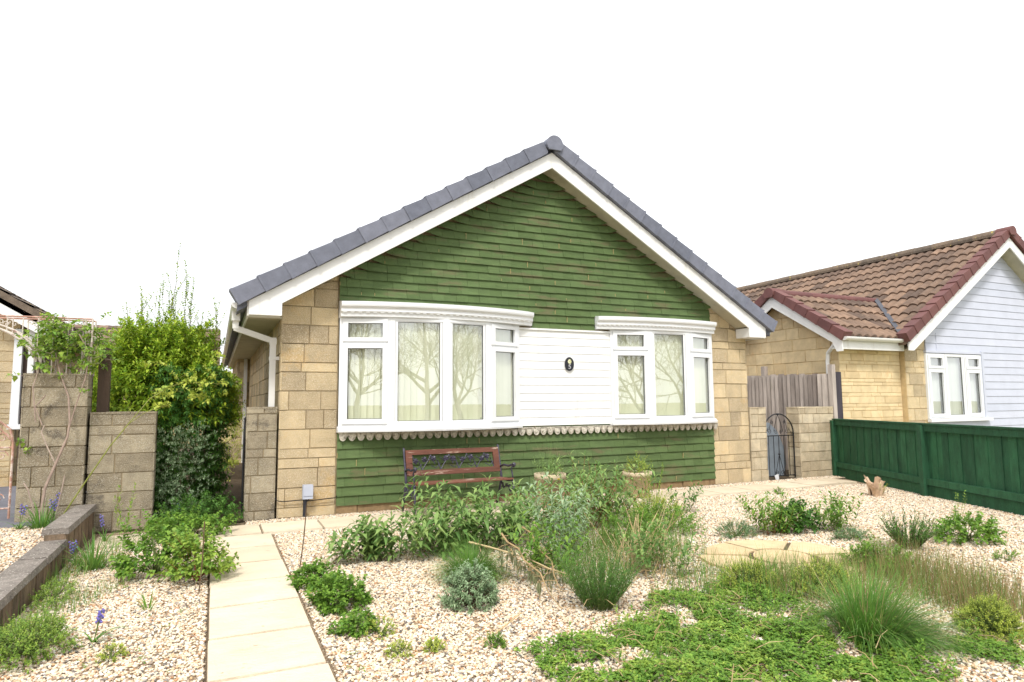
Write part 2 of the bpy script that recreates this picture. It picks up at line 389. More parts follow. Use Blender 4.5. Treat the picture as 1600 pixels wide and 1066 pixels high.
stone_face(w,(.68,.02,0),(1,0,0),(0,-1,0),.66,2.9,seed=21,lim=limL); w.build('stone_pier',M['stone'],house); w=MB()
stone_face(w,(7.14,.02,0),(1,0,0),(0,-1,0),.76,2.9,seed=35,lim=limR); w.build('stone_pier',M['stone'],house); w=MB()
stone_face(w,(.70,7.7,0),(0,-1,0),(-1,0,0),7.7,2.36,seed=8); w.build('stone_wall',M['stone'],house); w=MB()
stone_face(w,(7.88,0,0),(0,1,0),(1,0,0),12,2.36,seed=9)
w.build('stone_wall',M['stone'],house)
w=MB(); w.box(.44,.70,7.72,12,-.3,2.33,.5); stone_face(w,(.42,7.72,0),(1,0,0),(0,-1,0),.27,2.33,seed=4,wmin=.12,wmax=.2); stone_face(w,(.44,12,0),(0,-1,0),(-1,0,0),4.3,2.33,seed=5)
w.build('side_projection',M['stone'],house)
pl=MB(); stone_face(pl,(1.345,.0,0),(1,0,0),(0,-1,0),5.79,.105,seed=14,course=.1,split=0,dep=.022,wmin=.4,wmax=.6); pl.build('plinth',M['plinth'],house)
# hung tiles
ht=MB(); rt=random.Random(77); GA=.107
def kick(x,z):
    if z<2.6: return 0
    d=((4.62-z)/.6)-abs(x-XC)
    return .30*(.30-d) if d<.30 else 0
def hung(x0,x1,z0,z1,lim=False):
    n=max(1,round((z1-z0)/GA)); g=(z1-z0)/n
    for k in range(n):
        z=z0+k*g; wob=rt.uniform(-.0015,.0015); x=x0-rt.uniform(0,.2)
        while x<x1:
            wd=rt.choice((.165,.165,.17,.25)); a=max(x,x0)+.0012; b=min(x+wd,x1)-.0012; x+=wd
            if b-a<.02: continue
            if lim:
                half=(4.69-z)/.6
                if half<=0.02: continue
                a=max(a,XC-half); b=min(b,XC+half)
                if b-a<.01: continue
            dz=wob+rt.uniform(-.002,.002); y=-.036-rt.uniform(0,.006)
            ka,kb=kick(a,z),kick(b,z); yk=-.02 if (ka or kb) else 0
            zt=z+g+.012
            P=[(a,y+yk*(ka>0),z+dz+ka),(b,y+yk*(kb>0),z+dz+kb),(b,-.008,z+dz+kb+.020),(a,-.008,z+dz+ka+.020),(a,y+.024,zt+ka),(b,y+.024,zt+kb),(b,-.001,zt+kb),(a,-.001,zt+ka)]
            ht.hexa(P)
            if rt.random()<.10: ht.box(a-.003,a+.002,y-.0015,y+.01,z+dz+ka+.012,z+dz+ka+rt.uniform(.04,g*.9),2.0)
hung(1.345,7.13,.10,.99)
hung(1.345,7.13,2.53,4.64,True)
hung(3.96,4.98,2.315,2.53)
ht.build('hung_tiles',M['tile_green'],house)
bk=MB(); bk.box(1.347,7.128,-.0015,.0,.10,.99,.5); bk.build('tile_backing',M['tile_core'],house)
# cladding between windows
cl=MB(); boards(cl,3.72,5.26,.985,2.315,.111,-.035,dep=.007); cl.box(3.70,5.27,-.06,-.0,2.305,2.33,.5); 
cl.build('cladding_panel',M['board_white'],house)
# bow windows
nl=[(1.36,-.03),(1.94,-.22),(2.62,-.30),(3.22,-.22),(3.74,-.035)]
nr=[(5.23,-.035),(5.83,-.17),(6.53,-.17),(7.11,-.035)]
def bow(nodes,kinds,lab,cx0,cx1,x0,x1,prot):
    wdw=window(house,nodes,kinds,1.03,2.37,M['blind'],lab)
    ca=MB(); sweep(ca,arc_pts(x0,x1,.06,prot,20,cx0,cx1),[(-.03,2.355),(.0,2.36),(.005,2.40),(.03,2.42),(.03,2.455),(.06,2.48),(.065,2.50),(.065,2.535),(.04,2.54),(-.2,2.575)])
    de=ca; pts=arc_pts(x0,x1,.06,prot,60,cx0+.03,cx1-.03)
    for i in range(0,60): 
        if i%2==0:
            a=V((*pts[i],0)); b=V((*pts[i+1],0)); t=(b-a).normalized(); n=V((t.y,-t.x,0)); de.obox(a+n*.02+V((0,0,2.405)),(b-a),n*.003,V((0,0,.010)),.5)
    ca.build('canopy',M['upvc'],wdw)
    si=MB(); P=[nodes[0]]+list(nodes[1:-1])+[nodes[-1]]
    P=[(nodes[0][0]-.02,nodes[0][1])]+list(nodes[1:-1])+[(nodes[-1][0]+.03,nodes[-1][1])]
    sweep(si,P,[(.0,.965),(.07,.97),(.075,.995),(.04,1.03),(.02,1.035)]); si.build('sill',M['upvc'],wdw)
    return wdw
bow(nl,'sffs','wide bow window with four lights on the left of the gable',1.345,3.95,1.2,3.95,.27)
bow(nr,'sfs','narrower bow window with three lights on the right of the gable',4.99,7.125,5.0,7.3,.17)
# lace edging
la=MB(); x=1.36; i=0
while x<7.1:
    n=8; c=x+.045; pts=[(x,.962),(x,.935)]+[(c+.044*math.cos(a),.92+.058*math.sin(a)) for a in [math.pi+math.pi*k/n for k in range(n+1)]]+[(x+.09,.935),(x+.09,.962)]
    la.prism(pts,-.066-.002*(i%2),-.058,'y')
    la.prism([(x+.088,.96),(x+.098,.905),(x+.108,.96)],-.064,-.057,'y')
    la.prism([(c+.026*math.cos(a),.918+.026*math.sin(a)) for a in [2*math.pi*k/8 for k in range(8)]],-.073,-.066,'y',0)
    x+=.108; i+=1
la.box(1.35,7.12,-.068,-.03,.955,.97,.4)
la.build('scalloped_edging',M['lace'],house)
# barge, soffits, roof
bg=MB()
bg.prism([(.31,2.31),(.66,2.31),(.66,2.455),(XC,4.56),(7.68,2.455),(7.68,2.31),(8.03,2.31),(8.03,2.465),(XC,4.775),(.31,2.465)],-.30,-.275,'y',.5)
bg.build('bargeboard',M['board_white'],house)
bx=MB(); bx.box(.313,.655,-.275,-.003,2.313,2.46,.5); bx.build('boxed_eave',M['board_white'],house); bx=MB(); bx.box(7.685,8.027,-.275,-.003,2.313,2.46,.5); bx.build('boxed_eave',M['board_white'],house)
so=MB(); so.prism([(.66,2.475),(XC,4.58),(7.68,2.475),(7.68,2.495),(XC,4.60),(.66,2.495)],-.275,.0,'y',.5)
so.box(.315,.69,-.0,12,2.315,2.33,.5); so.box(7.89,8.02,0,12,2.315,2.33,.5); so.build('soffit',M['soffit'],house)
fa=MB(); fa.box(.295,.315,-.27,12,2.30,2.50,.5); fa.build('fascia',M['board_white'],house); fa=MB(); fa.box(8.025,8.045,-.27,12,2.30,2.50,.5); fa.build('fascia',M['board_white'],house)
ro=MB(); x0,x1=.19,8.15
ro.prism([(x0,top(x0)-.07),(XC,top(XC)-.08),(x1,top(x1)-.07),(x1,top(x1)),(XC,top(XC)),(x0,top(x0))],-.268,12.1,'y',.5)
sl=V((1,0,.6)).normalized(); LL=math.hypot(XC-x0,.6*(XC-x0))
tile_roof(ro,(x0,-.2,top(x0)+.005),(0,1,0),sl,12.3,LL,.33,.33,.012,.025,4,.33)
tile_roof(ro,(x1,-.2,top(x1)+.005),(0,1,0),V((-1,0,.6)),12.3,LL,.33,.33,.012,.025,4,.33)
roof=ro.build('roof',M['roof_grey'],house)
vg=MB(); verge(vg,'y',(.20,2.415),(XC-.10,4.735),14,-.345,-.16,.165); vg.build('verge_tiles',M['roof_grey'],roof); vg=MB(); verge(vg,'y',(8.14,2.415),(XC+.03,4.78),14,-.345,-.16,.165,4)
vg.build('verge_tiles',M['roof_grey'],roof)
rc=MB()
pts=[(XC+.125*math.cos(a),4.865+.125*math.sin(a)) for a in [math.radians(-40+260*k/16) for k in range(17)]]
rc.prism(pts,-.40,-.37,'y',.2)
for i in range(28):
    y=-.372+i*.445; k=.125-.004*(i%2)
    rc.prism([(XC+k*math.cos(a),4.865+k*math.sin(a)) for a in [math.radians(-20+220*j/12) for j in range(13)]],y,y+.45,'y')
rc.build('ridge_tiles',M['roof_grey'],roof)
gu=MB(); 
gp=[(.19+.06*math.cos(a),2.43+.055*math.sin(a)) for a in [math.pi+math.pi*k/10 for k in range(11)]]
gu.prism(gp+[(.25,2.44),(.13,2.44)],-.26,12,'y',.5)
gu.box(.145,.235,.08,.20,2.28,2.40,.5); gu.build('gutter',M['pipe'],house); gu=MB()
gp=[(8.13+.06*math.cos(a),2.43+.055*math.sin(a)) for a in [math.pi+math.pi*k/10 for k in range(11)]]
gu.prism(gp+[(8.19,2.44),(8.07,2.44)],-.26,12,'y',.5)
gu.build('gutter',M['pipe'],house)
dp=MB()
def sq(mb,a,b,s=.033):
    a=V(a);b=V(b);t=(b-a).normalized(); u=V((0,1,0)); w_=t.cross(u).normalized()
    mb.obox(a-u*s-w_*s,u*2*s,w_*2*s,b-a,.5)
sq(dp,(.19,.14,2.30),(.19,.14,2.19)); sq(dp,(.175,.14,2.20),(.60,.28,2.075)); sq(dp,(.615,.28,2.11),(.615,.28,.02),.034)
dp.box(.575,.655,.24,.32,2.03,2.10,.5); dp.box(.575,.70,.238,.322,1.84,1.88,.5)
dp.build('downpipe',M['pipe'],house)
dp=MB(); sq(dp,(.60,7.62,2.33),(.60,7.62,.02),.034); dp.build('downpipe',M['pipe'],house)
# wires / tray along foot
cb=MB(); cb.tube([(.66,-.02,.24),(.68,-.03,.21),(.74,-.03,.195),(.95,-.03,.20),(1.05,-.03,.185),(1.33,-.03,.20),(1.35,-.04,.22)],.006,6); cb.build('cable',M['iron'],house)
# number plaque
pq=MB(); pq.prism([(4.53+.073*math.cos(a),1.84+.098*math.sin(a)) for a in [2*math.pi*k/24 for k in range(24)]],-.066,-.056,'y',.5); pq=pq.build('house_number',M['plaque'],house)
q=MB(); 
for a in range(0,360,36): q.prism([(4.53+.026*math.cos(math.radians(a+d))*s,1.875+.030*math.sin(math.radians(a+d))*s) for d,s in ((0,.1),(18,.9),(0,1.25),(-18,.9))],-.070-.0004*(a//36),-.066,'y')
q.build('flower_emblem',M['plaque_w'],pq)
q=MB()   # the digit 5
def strokes(mb,pts,x,z,s,y0,y1,wd):
    for (a,b),(c,d) in zip(pts[:-1],pts[1:]):
        dx,dz=c-a,d-b; l=math.hypot(dx,dz); nx,nz=-dz/l*wd,dx/l*wd; ex,ez=dx/l*wd*.6,dz/l*wd*.6
        mb.prism([(x+(a-ex+nx)*s,z+(b-ez+nz)*s),(x+(a-ex-nx)*s,z+(b-ez-nz)*s),(x+(c+ex-nx)*s,z+(d+ez-nz)*s),(x+(c+ex+nx)*s,z+(d+ez+nz)*s)],y0,y1,'y',.0)
strokes(q,[(.5,1),(-.3,1),(-.35,.25),(.1,.35),(.45,.1),(.5,-.35),(.2,-.75),(-.2,-.8),(-.5,-.6)],4.53,1.80,.030,-.070,-.066,.13)
q.build('digit',M['card'],pq)

# utility box on a short black pipe
ub=thing('outdoor_socket','small grey plastic box on a black pipe at the foot of the left stone pier','electric box',(1.01,-.05,0))
m=MB(); m.box(.955,1.065,-.10,-.03,.215,.375,.5); m.box(.962,1.068,-.112,-.10,.25,.378,.5); m.box(.962,1.068,-.108,-.10,.215,.242,.5); m.build('housing',M['boxgrey'],ub)
m=MB(); m.tube([(.985,-.06,.215),(.985,-.06,-.02)],.022,12); m.tube([(1.03,-.06,.215),(1.02,-.06,.19),(.99,-.06,.18)],.007,6); m.build('pipe',M['blackpipe'],ub)

# ------------------------------------------------------------------ flanking walls and gates
stone_wall_thing('stub_wall','short grey stone wall joined to the left corner of the bungalow',.33,.665,.0,.22,0,1.27,M['stone_grey'],51,wmin=.12,wmax=.3,course=.2)
stone_wall_thing('stub_wall','short pale stone wall joined to the right corner of the bungalow beside the arched gate',7.92,8.28,.0,.22,-.02,1.19,M['stone_pale'],61,wmin=.12,wmax=.3,course=.2)
stone_wall_thing('gate_pier','stone pier with a black stained top between the arched gate and the green fence',8.98,9.82,-.03,.25,-.05,1.18,M['stone_pale'],71,wmin=.14,wmax=.42,course=.16)
stone_wall_thing('garden_wall','low grey stone wall in front of the big shrub, lower than the pier beside it',-1.19,-.57,.02,.24,0,1.235,M['stone_grey'],81,wmin=.15,wmax=.45,course=.2)
stone_wall_thing('gate_pier','tall weathered stone pier carrying the white trellis arch',-1.77,-1.20,-.04,.26,0,1.635,M['stone_grey'],91,wmin=.2,wmax=.45,course=.2)
def iron_gate(name,label,loc,rot,wd=.70,h=1.10):
    t=thing(name,label,'gate',loc); hs=h-wd*.5
    f=MB(); a=[(0,0,.03),(0,0,hs)]+[(wd/2-wd/2*math.cos(math.pi*k/16),0,hs+wd/2*math.sin(math.pi*k/16)) for k in range(1,16)]+[(wd,0,hs),(wd,0,.03)]
    f.tube(a,.011,8); f.tube([(0,0,hs-.02),(wd,0,hs-.02)],.009,6); f.tube([(0,0,.07),(wd,0,.07)],.009,6)
    fo=f.build('gate_frame',M['iron'],None)
    b=MB()
    for i in range(1,6): b.tube([(wd*i/6,0,.07),(wd*i/6,0,hs-.02)],.006,6)
    b=b.build('bars',M['iron'],None)
    s=MB()
    for sx in (-1,1):
        c=wd/2
        s.tube([(c,0,h-.01),(c+sx*.07,0,hs+.16),(c+sx*.10,0,hs+.06)],.005,6)
        for (cx,cz,rr) in ((c+sx*.06,hs+.04,.04),(c+sx*.20,hs+.05,.045),(c+sx*.14,hs+.2,.03),(c+sx*.06,.12,.04)):
            s.tube([(cx+sx*rr*(1-k/22)*math.cos(k*.5),0,cz+rr*(1-k/22)*math.sin(k*.5)) for k in range(18)],.0045,6)
        s.tube([(c+sx*.2,0,hs+.09),(c+sx*.15,0,hs+.25)],.0045,6)
        s.tube([(c,0,.42),(c+sx*.10,0,.09)],.005,6)
        s.tube([(c+sx*.33,0,hs-.03),(c+sx*.22,0,hs+.12)],.0045,6)
    s.lathe((c,0,h-.03),[(0,0),(.022,.012),(.022,.024),(0,.03)],8); s.lathe((c,0,.41),[(0,0),(.02,.012),(.02,.024),(0,.03)],8)
    s=s.build('scrollwork',M['iron'],None)
    for o in (fo,b,s): o.parent=t; o.location=(0,0,0)
    t.rotation_euler=(0,0,rot); return t
iron_gate('iron_gate','black wrought iron arched gate between the pale stub wall and the stained pier',(8.285,.10,-.02),0,.69)
iron_gate('iron_gate','black iron gate swung open edge-on against the left stub wall',(.315,.06,0),math.radians(86),.72,1.15)
gb=thing('leaning_board','blue-grey board with a rounded top leaning behind the arched gate','board',(8.6,.42,0))
m=MB(); m.prism([(8.42,-.02),(9.02,-.02),(9.10,.2),(9.06,.5),(8.92,.78),(8.74,.92),(8.46,.95),(8.4,.7)],.40,.43,'y',.5); m.build('panel',M['greyboard'],gb)
m=MB(); m.tube([(8.66,.385,.57),(8.66,.40,.57)],.018,10); m.build('hole_plug',M['iron'],gb)
pc=MB(); pc.prism([(8.47,-.015),(8.54,.0),(8.53,.09),(8.44,.07)],.04,.045,'y'); tag(pc.build('paper_scrap',M['card'],None),'small white scrap leaning at the foot of the arched gate','scrap')
# ------------------------------------------------------------------ close boarded grey fence between the houses
gf=thing('timber_fence','tall silvered vertical-slat fence between the two bungalows','fence',(9.9,2,0))
m=MB(); y=.12; r=random.Random(4)
while y<6:
    m.obox((9.90+r.uniform(-.004,.004),y,-.1),(.02,.012,0),(-.034,.098,0),(0,r.uniform(-.006,.006),1.87+r.uniform(-.015,.015)+.02*y)); y+=.098
m.build('slats',M['fence_grey'],gf)
m=MB(); m.box(9.93,9.97,.1,6,1.3,1.38); m.box(9.93,9.97,.1,6,.3,.38); m.build('rails',M['fence_grey'],gf)
m=MB(); m.box(9.87,9.955,.0,.09,-.1,1.93); m.build('post',M['fence_grey'],gf)
m=MB(); m.box(9.96,10.12,.02,.06,-.1,1.80); m.build('end_board',M['post_dark'],gf)
m=MB(); m.box(9.93,10.02,1.6,1.69,0,1.98); m.build('post',M['fence_grey'],gf)
# ------------------------------------------------------------------ green fence
F0=V((9.78,-.08,0)); F1=V((8.82,-2.25,0)); F2=V((8.12,-4.05,0)); F3=V((7.42,-5.85,0))
gfn=thing('panel_fence','low green stained close-board fence running forward from the stone pier','fence',tuple(F1))
r=random.Random(6)
for A,B,n in ((F0,F1,22),(F1,F2,18),(F2,F3,18)):
    U=(B-A).normalized(); Nn=V((U.y,-U.x,0)); 
    if Nn.x>0: Nn=-Nn
    L=(B-A).length; m=MB(); w_=L/n
    for i in range(n):
        o=A+U*(w_*i)+V((0,0,.16)); m.obox(o-Nn*.02,U*(w_*1.06),Nn*(.012+.007*(i%2)+r.uniform(0,.003)),V((0,0,.78)))
    m.build('boards',M['fence_green'],gfn)
    m=MB(); m.obox(A+V((0,0,.875))-Nn*.02,U*L,Nn*.06,V((0,0,.085))); m.obox(A+V((0,0,.962))-Nn*.035,U*L,Nn*.09,V((0,0,.022))); m.obox(A+V((0,0,.16))-Nn*.0,U*L,Nn*.045,V((0,0,.085)))
    m.build('rail',M['fence_green'],gfn)
    m=MB(); m.obox(A+V((0,0,-.15))-Nn*.015,U*L,Nn*.03,V((0,0,.30))); m.build('gravel_board',M['fence_green'],gfn)
for P in (F0,F1,F2,F3):
    U=(F1-F0).normalized(); Nn=V((U.y,-U.x,0)); 
    if Nn.x>0: Nn=-Nn
    m=MB(); m.obox(P-U*.045-Nn*.02+V((0,0,-.2)),U*.09,Nn*.10,V((0,0,1.155))); m.build('post',M['fence_green'],gfn)

# ------------------------------------------------------------------ right neighbour
nh=thing('bungalow','neighbouring bungalow on the right with brown tiled roof and lilac-grey cladding','house',(14.98,0,0))
NX=14.98; SL=.672
def ntop(x): return 4.70-SL*abs(x-NX)
m=MB(); m.prism([(11.87,-.3),(11.87,2.34),(NX,4.50),(18.09,2.34),(18.09,-.3)],.25,.3,'y',.5); m.prism([(11.87,-.3),(11.87,2.34),(NX,4.50),(18.09,2.34),(18.09,-.3)],11.9,12,'y',.5)
m.box(11.87,12.40,.02,.25,-.3,2.3,.5); m.box(14.20,18.05,.02,.25,-.3,2.3,.5); m.box(12.4,14.2,.02,.25,-.3,.93,.5)
m.prism([(11.87,2.25),(11.87,2.34),(NX,4.50),(18.09,2.34),(18.09,2.25)],.02,.25,'y',.5)
m.box(11.87,12,.3,12,-.3,2.3,.5); m.box(17.95,18.09,.3,12,-.3,2.3,.5); 
m.box(10.22,11.87,.12,2.7,-.3,2.3,.5); m.prism([(.12,2.3),(.12,2.42),(1.4,3.28),(2.7,2.42),(2.7,2.3)],10.22,13,'x',.5)
m.build('masonry_core',M['mortar_yellow'],nh)
m=MB(); stone_face(m,(11.87,.02,0),(1,0,0),(0,-1,0),.60,2.7,seed=5,lim=lambda u:4.42-SL*abs(11.87+u-NX),dep=.014,g=.003); m.build('corner_stonework',M['stone'],nh)
m=MB()
stone_face(m,(10.20,.12,0),(1,0,0),(0,-1,0),1.66,2.4,seed=6,dep=.012,g=.003,course=.13,split=.4)
stone_face(m,(10.22,2.7,0),(0,-1,0),(-1,0,0),2.58,3.4,seed=7,lim=lambda u:3.30-.65*abs((2.7-u)-1.4),dep=.014,g=.004,wmax=.6)
stone_face(m,(11.87,12,0),(0,-1,0),(-1,0,0),9.3,2.35,seed=8,dep=.012,g=.003)
m.build('stone_wall',M['stone_yellow'],nh)
m=MB(); nlim=lambda z:(NX-(4.46-z)/SL,NX+(4.46-z)/SL)
for (a,b,c,d) in ((12.47,18.05,0,.90),(14.24,18.05,.90,2.24)): boards(m,a,b,c,d,.15,-.0,nlim)
boards(m,12.47,18.05,2.24,4.6,.15,-.0,nlim)
m.box(12.79,12.80,-.02,-.0,2.25,2.6,.5)
m.build('cladding',M['clad_grey'],nh)
m=MB(); m.box(14.17,14.23,-.05,.1,.9,2.26); m.box(12.42,14.22,-.045,.1,2.20,2.245); m.build('window_surround',M['clad_grey'],nh)
wn=window(nh,[(12.43,-.0),(13.0,-.0),(13.62,-.0),(14.17,-.0)],'sfs',.93,2.19,M['curtain'],'three-light white window in lilac cladding',bl_off=.08)
m=MB(); m.box(12.36,14.32,-.10,-.03,.87,.925,.5); m.build('sill',M['upvc'],wn)
m=MB(); 
m.prism([(11.55,2.20),(11.69,2.20),(NX,4.45),(18.27,2.20),(18.41,2.20),(18.41,2.34),(NX,4.655),(11.55,2.34)],-.30,-.275,'y',.5); m.build('bargeboard',M['board_white'],nh)
m=MB(); m.prism([(11.7,2.23),(NX,4.47),(18.26,2.23),(18.26,2.25),(NX,4.49),(11.7,2.25)],-.275,0,'y',.5); m.build('soffit',M['soffit'],nh)
ro=MB(); ex=11.50; ex2=18.46; Ls=math.hypot(NX-ex,SL*(NX-ex))
ro.prism([(ex,ntop(ex)-.06),(NX,ntop(NX)-.07),(ex2,ntop(ex2)-.06),(ex2,ntop(ex2)),(NX,ntop(NX)),(ex,ntop(ex))],-.27,12.1,'y',.5)
tile_roof(ro,(ex,-.2,ntop(ex)+.005),(0,1,0),V((1,0,SL)),12.3,Ls,.34,.20,.055,.034,8,.40,seed=9)
tile_roof(ro,(ex2,-.2,ntop(ex2)+.005),(0,1,0),V((-1,0,SL)),12.3,Ls,.33,.31,.02,.03,3,.31)
def wtop(y): return 3.40-.65*abs(y-1.4)
ws=V((0,1,.65)).normalized(); ey=-.14; Lw=math.hypot(1.4-ey,.65*(1.4-ey))
clip=lambda p: p.z>ntop(p.x)-.03
tile_roof(ro,(10.10,ey,wtop(ey)+.005),(1,0,0),ws,3.6,Lw,.34,.20,.055,.034,8,.40,clip=clip,seed=12)
tile_roof(ro,(10.10,2.94,wtop(2.94)+.005),(1,0,0),V((0,-1,.65)),3.6,Lw,.33,.31,.02,.03,3,.31,clip=clip)
nroof=ro.build('roof',M['roof_brown'],nh)
m=MB(); verge(m,'y',(11.50,2.37),(NX-.06,4.66),15,-.34,-.16,.15,6); m.build('verge_tiles',M['verge_brown'],nroof); m=MB(); verge(m,'y',(18.46,2.37),(NX+.02,4.69),15,-.34,-.16,.15,7); m.build('verge_tiles',M['verge_brown'],nroof); m=MB()
verge(m,'x',(-.16,2.36),(1.34,3.335),6,9.96,10.14,.14,8); m.build('verge_tiles',M['verge_brown'],nroof); m=MB(); verge(m,'x',(2.96,2.36),(1.46,3.335),6,9.96,10.14,.14,9)
m.prism([(NX+.12*math.cos(a),4.77+.115*math.sin(a)) for a in [math.radians(-40+260*k/12) for k in range(13)]],-.39,-.1,'y',.3)
m.prism([(1.4+.12*math.cos(a),3.41+.12*math.sin(a)) for a in [math.radians(-40+260*k/12) for k in range(13)]],9.91,10.2,'x',.3)
for i in range(8):
    x=10.2+i*.42
    if x<13.3: m.prism([(1.4+.10*math.cos(a),3.41+.10*math.sin(a)) for a in [math.radians(-20+220*k/8) for k in range(9)]],x,x+.42-.004*(i%2),'x')
m.build('verge_tiles',M['verge_brown'],nroof)
m=MB()
for i in range(27): k=.115-.005*(i%2); m.prism([(NX+k*math.cos(a),4.76+k*math.sin(a)) for a in [math.radians(-20+220*j/8) for j in range(9)]],-.1+i*.445,.35+i*.445,'y')
m.build('ridge_tiles',M['ridge_grey'],nroof)
m=MB(); A=V((13.02,1.36,3.47)); B=V((11.62,-.12,2.50)); d=(B-A); s=V((.03,-.03,0)); m.obox(A-s+V((0,0,.0)),s*2,d,V((0,0,.025)),.5); m.build('valley_flashing',M['valley'],nroof)
m=MB(); m.prism([(-.14,2.16),(-.02,2.16),(.06,2.33),(1.4,3.14),(2.74,2.33),(2.94,2.22),(2.94,2.36),(1.4,3.35),(-.14,2.38)],9.99,10.015,'x',.5); m.build('bargeboard',M['board_white'],nh)
m=MB(); m.box(10.02,11.66,-.13,-.11,2.20,2.36,.5); m.box(10.02,11.66,-.11,.1,2.215,2.235,.5); m.build('fascia',M['board_white'],nh)
m=MB(); m.prism([(-.19+.06*math.cos(a),2.40+.055*math.sin(a)) for a in [math.pi+math.pi*k/8 for k in range(9)]]+[(-.13,2.41),(-.25,2.41)],9.98,11.78,'x',.5); m.build('gutter',M['pipe'],nh)
m=MB(); m.tube([(10.02,-.05,2.38),(10.14,.28,2.16),(10.14,.30,2.0),(10.14,.30,0)],.034,10); m.build('downpipe',M['pipe'],nh)

# ------------------------------------------------------------------ left neighbour and house behind
ln=thing('bungalow','neighbouring bungalow at the far left edge behind the trellis arch','house',(-6.2,3.5,0))
LX=-6.2; 
def ltop(x): return 4.95-.6*abs(x-LX)
m=MB(); m.prism([(-9.8,-.3),(-9.8,2.6),(LX,4.75),(-2.62,2.6),(-2.62,-.3)],3.52,12,'y',.5); m.build('masonry_core',M['mortar_yellow'],ln)
m=MB(); stone_face(m,(-9.8,3.52,0),(1,0,0),(0,-1,0),7.16,2.45,seed=15,dep=.014,course=.15,split=.3,wmax=.35); stone_face(m,(-2.62,3.5,0),(0,1,0),(1,0,0),8.4,2.35,seed=16,dep=.012); m.build('stone_wall',M['stone'],ln)
m=MB(); m.box(-2.66,-2.56,3.42,3.52,1.05,2.42,.5); m.box(-2.68,-2.30,3.40,3.53,.98,1.05,.5); m.build('window_frame',M['upvc'],ln)
m=MB(); m.box(-2.56,-2.25,3.50,3.60,.3,2.42,.5); m.build('door_frame',M['doorbrown'],ln)
m=MB(); m.prism([(-2.2,2.26),(-2.2,2.40),(LX,4.80),(-10.2,2.40),(-10.2,2.26),(LX,4.62)],3.15,3.19,'y',.5); m.build('bargeboard',M['board_white'],ln)
m=MB(); m.prism([(-2.3,2.32),(LX,4.65),(-10.1,2.32),(-10.1,2.34),(LX,4.67),(-2.3,2.34)],3.19,3.52,'y',.5); m.build('soffit',M['soffit'],ln)
m=MB(); m.prism([(-2.10,2.42),(LX,4.86),(-10.3,2.42),(-10.3,2.52),(LX,4.97),(-2.10,2.52)],3.10,12.2,'y',.5)
tile_roof(m,(-2.1,3.1,2.52),(0,1,0),V((-1,0,.6)),9,4.75,.33,.31,.02,.03,3,.31)
m.build('roof',M['ridge_grey'],ln)
m=MB(); sq(m,(-2.42,3.3,2.42),(-2.42,3.3,.1),.035); m.build('downpipe',M['pipe'],ln)
fh=thing('bungalow','distant brown-roofed bungalow behind the big shrub','house',(-4,18,0))
m=MB(); m.box(-9,3,18.02,24,-.3,2.45,.5); stone_face(m,(-9,18.02,0),(1,0,0),(0,-1,0),12,2.4,seed=25,dep=.015,course=.25); m.build('wall',M['stone_yellow'],fh)
m=MB(); m.prism([(17.6,2.40),(17.6,2.5),(21,4.35),(24.4,2.5),(24.4,2.4)],-9.4,.12,'x',.5); tile_roof(m,(-9.4,17.6,2.5),(1,0,0),V((0,1,.545)),9.5,3.87,.33,.3,.025,.03,4,.3); m.build('roof',M['roof_brown'],fh)
m=MB(); m.box(-9.4,.13,17.55,17.6,2.28,2.46,.5); m.box(.13,3,17.7,17.75,2.3,2.5,.5); m.build('fascia',M['board_white'],fh)
window(fh,[(.15,17.98),(.75,17.98),(1.4,17.98)],'ss',1.0,2.2,M['curtain']); window(fh,[(-4.6,17.98),(-3.9,17.98),(-3.2,17.98)],'sf',1.0,2.2,M['curtain'])

# ------------------------------------------------------------------ arch trellis and rusty gate on the left
tr=thing('trellis_arch','peeling white wrought iron trellis arch standing on the tall stone pier','trellis arch',(-2.0,.1,1.63))
for k,yy in enumerate((.0,.2)):
    m=MB(); x1=-1.20; xl=-3.3; xc=(x1+xl)/2; 
    m.tube([(x1,yy,1.63),(x1,yy,2.22)],.010,6); m.tube([(x1-.06,yy,1.63),(x1-.06,yy,2.22)],.008,6)
    m.tube([(xl,yy,.1),(xl,yy,2.22)],.010,6)
    arc=[(xc+.60*math.cos(a)*1.0,yy,1.62+.52*math.sin(a)) for a in [math.pi*j/20 for j in range(21)]]
    m.tube(arc,.011,6); m.tube([(p[0]*1.0+(.03 if p[0]>xc else -.03),yy,p[2]+.03) for p in arc],.009,6)
    m.build('arch_frame',M['trellis'],tr)
    m=MB(); m.tube([(xl,yy,2.22),(x1,yy,2.22)],.009,6); m.build('top_rail',M['rust'],tr)
    m=MB(); x=xc-.85
    while x<x1-.08:
        t=(x-xc)/.60; zb=1.62+.52*math.sqrt(max(0,1-t*t)) if abs(t)<1 else 1.63
        if 2.22-zb>.05: m.tube([(x,yy,zb),(x,yy,2.22)],.006,5)
        x+=.13
    for cx in (xc-.25,xc+.05,xc+.3,xc+.55,xc+.75):
        for sx in (-1,1):
            m.tube([(cx+sx*(.035+.03*(1-j/18)*math.cos(j*.5)),yy,2.16+.03*(1-j/18)*math.sin(j*.5)) for j in range(16)],.0045,5)
    m.build('lattice',M['trellis'],tr)
rg=thing('iron_gate','rusty wrought iron gate beside the tall stone pier at the left edge','gate',(-2.3,.05,.15))
m=MB(); X0,X1=-2.75,-1.83
m.tube([(X0,.05,.2),(X0,.05,.95),],.011,6); m.tube([(X1,.05,.2),(X1,.05,.95),(X1-.03,.05,1.08),(X1-.12,.05,1.16)],.012,6); m.tube([(X0,.05,.9),(X1,.05,.9)],.009,6); m.tube([(X0,.05,.3),(X1,.05,.3)],.009,6); m.build('gate_frame',M['rust'],rg)
m=MB()
